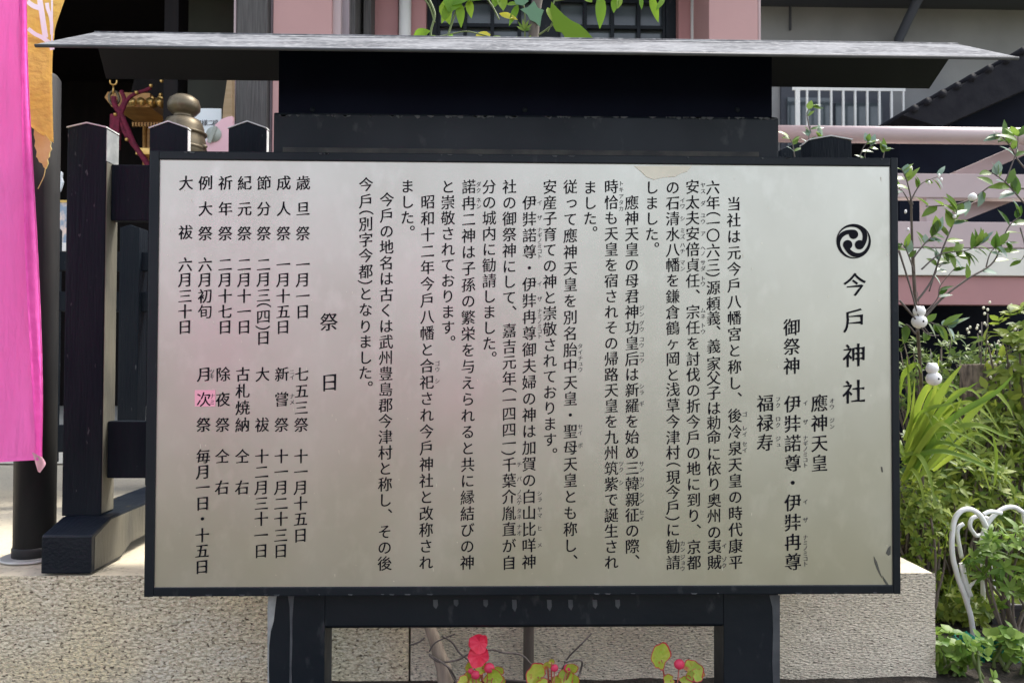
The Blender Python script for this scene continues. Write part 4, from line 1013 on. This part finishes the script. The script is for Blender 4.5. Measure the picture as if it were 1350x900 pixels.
limb([(1370,290),(1345,262),(1325,240),(1305,226)], 0, 1.4, 10, 26); limb([(1370,240),(1345,215),(1330,190),(1318,178)], .04, 1.3, 8, 26)
limb([(1325,240),(1340,200),(1342,178)], 0, 1, 7, 26); limb([(1203,270),(1196,240),(1188,222)], -.05, 1.2, 6, 22); limb([(1202,262),(1215,242),(1240,232)], -.02, 1, 5, 20)
limb([(1203,275),(1190,252),(1180,248)], .0, 1, 5, 22)
limb([(1345,300),(1352,330),(1345,345)], .02, 1, 4, 22); limb([(1300,352),(1308,330),(1330,318)], 0, 1, 6, 24)
# upper twigs showing over the frame top
for pts in ([(1150,240),(1140,205),(1152,190)], [(1160,240),(1165,205),(1168,196)], [(1070,230),(1066,190),(1069,165)], [(1069,175),(1064,150),(1072,139)], [(1050,230),(1046,195),(1040,180)], [(1060,235),(1078,200),(1084,180)], [(1125,240),(1136,200),(1145,186)]):
    limb(pts, .02, 1, 5, 18)
tw_.build('twigs', 'twig', sp_); lv.build('leaves', 'leaf_sap', sp_); pale.build('pale_leaves', 'leaf_glauc', sp_)
bb = MB()
for px, py in ((1282,260),): bb.ball(P(px,py,Y-.02), S(5.5,Y))
for k in range(9):
    bb.ball(P(random.uniform(1188,1270), random.uniform(228,330), Y-random.random()*.05), S(1.8,Y), (1,1,1.5), 8, 6)
bb.build('buds', 'china', sp_)
def figurine(px, py, Y, label, tilt):
    t = thing('hanging_ornament', label, 'ornament', P(px, py+10, Y), 'white figurines hung in the sapling')
    c = P(px, py, Y); u = S(1, Y)
    MB().ball(c+Vector((tilt*2*u,0,-6*u)), 9.8*u, (1,1,.95), 18, 12).ball(c+Vector((0,0,7.5*u)), 7.6*u, (1.05,1,1.0), 18, 12).ball(c+Vector((-4*u,0,13*u)), 2.6*u, (1,1,1), 10, 8).ball(c+Vector((4.5*u,0,12.5*u)), 2.6*u, (1,1,1), 10, 8).build('body', 'china', t)
    MB().ball(c+Vector((tilt*3*u,-9.2*u,-6*u)), 1.5*u, u=8, v=6).build('mark', 'ink', t)
    MB().tube([c+Vector((0,0,15*u)), c+Vector((0,.01,34*u))], .0012, 5).build('string', 'twig', t)
figurine(1212, 418, .55, 'white double rounded ornament tied high on the sapling trunk', 0)
figurine(1229, 493, .5, 'white double rounded ornament hanging lower, among the strap leaves', 1)

# strap-leaf plant
Y = 0.75
sl_ = thing('strap_leaf_plant', 'clump of long arching yellow green strap leaves right of the board', 'plant', (P(1215,640,Y).x, Y, 0))
bl = MB()
def arc(pts, w, dy=0):
    n = len(pts); bl.blade(spline([P(a, c_, Y+dy-.10*math.sin(math.pi*.5*i/(n-1))) for i, (a, c_) in enumerate(pts)], 6), S(w*.72, Y), Vector((.1,-1,.55)))
for pts, w in (([(1196,620),(1215,560),(1245,510),(1268,481)],15),([(1200,600),(1228,530),(1238,470)],9),([(1192,580),(1215,520),(1226,505)],12),([(1205,600),(1240,540),(1290,503)],9),
               ([(1205,620),(1250,556),(1310,519),(1336,494)],11),([(1210,630),(1260,570),(1305,520),(1325,530),(1336,550)],12),([(1200,620),(1240,572),(1285,560),(1320,573),(1340,580)],9),
               ([(1195,610),(1225,572),(1260,570),(1300,590)],8),([(1195,620),(1230,585),(1270,592),(1308,620)],8),([(1190,610),(1215,598),(1250,596),(1300,615),(1312,622)],9),
               ([(1188,600),(1210,600),(1224,625),(1232,658)],10),([(1190,560),(1198,530),(1196,470)],8),([(1186,520),(1190,495),(1208,480),(1215,492)],10),([(1186,580),(1190,600),(1192,600)],8),
               ([(1310,640),(1312,600),(1308,570)],11),([(1255,560),(1262,535),(1267,525)],12),([(1200,590),(1225,550),(1238,555)],7),([(1200,560),(1222,540),(1262,530)],9)):
    arc(pts, w, random.uniform(-.06,.06))
for k in range(16):
    x = random.uniform(1188,1222); x2 = x+random.uniform(40,125); yt = random.uniform(505,575)
    arc([(x, random.uniform(600,640)), ((x*2+x2)/3, yt+25), ((x+2*x2)/3, yt), (x2, yt+random.uniform(5,60))], random.uniform(7,11), random.uniform(-.05,.12))
for pts in ([(1190,610),(1204,590),(1216,600),(1226,640)], [(1188,640),(1200,618),(1214,640),(1220,690)], [(1192,590),(1200,560),(1206,500)], [(1230,620),(1260,600),(1290,610),(1306,650)]):
    arc(pts, 9, random.uniform(-.04,.08))
bl.build('leaves', 'strap', sl_)
gr = thing('grass_tuft', 'tuft of dry pale grass blades beside the white bent tubes', 'plant', (P(1230,800,.7).x, .7, 0))
Y = 0.7; bl = MB()
for k in range(11):
    x = random.uniform(1205,1262); x2 = x+random.uniform(-45,60); y2 = random.uniform(650,740)
    bl.blade(spline([P(x,840,Y+.1), P((x+x2)/2-6, (y2+840)/2-20, Y), P(x2, y2, Y-.06), P(x2+random.uniform(-18,24), y2+random.uniform(0,30), Y-.1)], 5), S(random.uniform(1.2,2.4),Y), Vector((.2,-1,.3)))
bl.build('blades', 'strap', gr)
# white bent tube frame
Y = 0.62
ch = thing('white_tube_frame', 'white bent tubular garden frame half hidden in the shrubs', 'garden frame', (P(1280,840,Y).x, Y, 0))
def wt(pts, r, dy=0, name='tube'): MB().tube(spline([P(a,c_,Y+dy) for a,c_ in pts], 7), S(r*.68,Y), 12).build(name, 'white_tube', ch)
e_ = P(1290,900,Y)
wt([(1292,960),(1283,835),(1275,795),(1262,758),(1255,725),(1257,690),(1266,674),(1279,671),(1292,679),(1300,694)], 5)
wt([(1268,735),(1262,700),(1270,690)], 4, .06); wt([(1276,800),(1278,775),(1284,768),(1290,765)], 3.2, .02)
wt([(1295,1000),(1296,750),(1295,710),(1302,690),(1315,675),(1330,668),(1344,672),(1352,690),(1362,800),(1366,1000)], 4.6, .1)
wt([(1322,850),(1300,720),(1286,705),(1279,694),(1281,684),(1290,680),(1305,684)], 4, .14)
wt([(1296,678),(1306,674),(1320,676)], 4.2, .05, 'joint')
wt([(1268,742),(1272,765),(1279,785)], 5.4, .01, 'sleeve')
# planter, net, log
Y = 0.75
plt = thing('dark_planter', 'dark rectangular planter box behind the whorled leaf shrub', 'planter', (P(1345,850,Y).x, Y, 0))
xa, xb = P(1308,830,Y).x, P(1420,830,Y).x; za = P(1340,795,Y).z
MB().box(xa, xb, Y, Y+.24, .005, za-.02, .006).build('box', 'planter', plt); MB().box(xa-.012, xb+.012, Y-.012, Y+.252, za-.022, za, .005).build('rim', 'planter', plt)
Y = 0.45
net = MB(); b = bmesh.new(); nx, nz = 30, 14
rows = [[b.verts.new(P(1250+112*i/nx, 836+52*j/nz, Y)+Vector((random.uniform(-.006,.006), random.uniform(-.035,.02), random.uniform(-.008,.008)))) for i in range(nx+1)] for j in range(nz+1)]
for j in range(nz):
    for i in range(nx):
        if random.random() < .8: b.faces.new((rows[j][i], rows[j][i+1], rows[j+1][i+1], rows[j+1][i]))
bmesh.ops.solidify(b, geom=b.faces[:], thickness=.002)
tag(net.bm(b).build('garden_net', 'net', origin=P(1300,900,Y)), 'crumpled teal green garden net at the bottom right', 'net')
Y = 1.5
lg = MB(); c = P(1290, 520, Y); lg.tube([(c.x, Y, 0), (c.x+.005, Y, c.z-.02), (c.x, Y, P(1290,480,Y).z)], [S(26,Y),S(23,Y),S(21,Y)], 14)
tag(lg.build('tree_stump', 'stump', origin=(c.x,Y,0)), 'rough bark tree stump standing among the strap leaves', 'stump')

# ------------------------------------------------------------------ pink banners added out of view, to tint the steel plate by reflection
for x_, y_, w_, l_ in ((-0.50, -5.2, .85, 'plain pink nobori banner on a pole across the path, nearer the middle'), (-2.35, -4.4, .8, 'plain pink nobori banner on a pole across the path, furthest left')):
    t = thing('path_banner', l_, 'banner', (x_, y_, 0), 'pink banners across the path')
    h_ = w_/2
    MB().tube([(x_-h_-.03, y_, 0), (x_-h_-.03, y_, 2.3)], .014, 8).tube([(x_-h_-.03, y_, 2.26), (x_+h_+.03, y_, 2.26)], .010, 8).build('pole', 'white_tube', t)
    b = bmesh.new(); rows = [[b.verts.new((x_-h_+w_*i_/8, y_+.02*math.sin(i_*.9+j_*.4), .30+(1.65 if x_ > -1 else 1.9)*j_/14)) for i_ in range(9)] for j_ in range(15)]
    for j_ in range(14):
        for i_ in range(8): b.faces.new((rows[j_][i_], rows[j_][i_+1], rows[j_+1][i_+1], rows[j_+1][i_]))
    bmesh.ops.solidify(b, geom=b.faces[:], thickness=.002)
    MB().bm(b, True).build('cloth', 'pink_cloth', t)
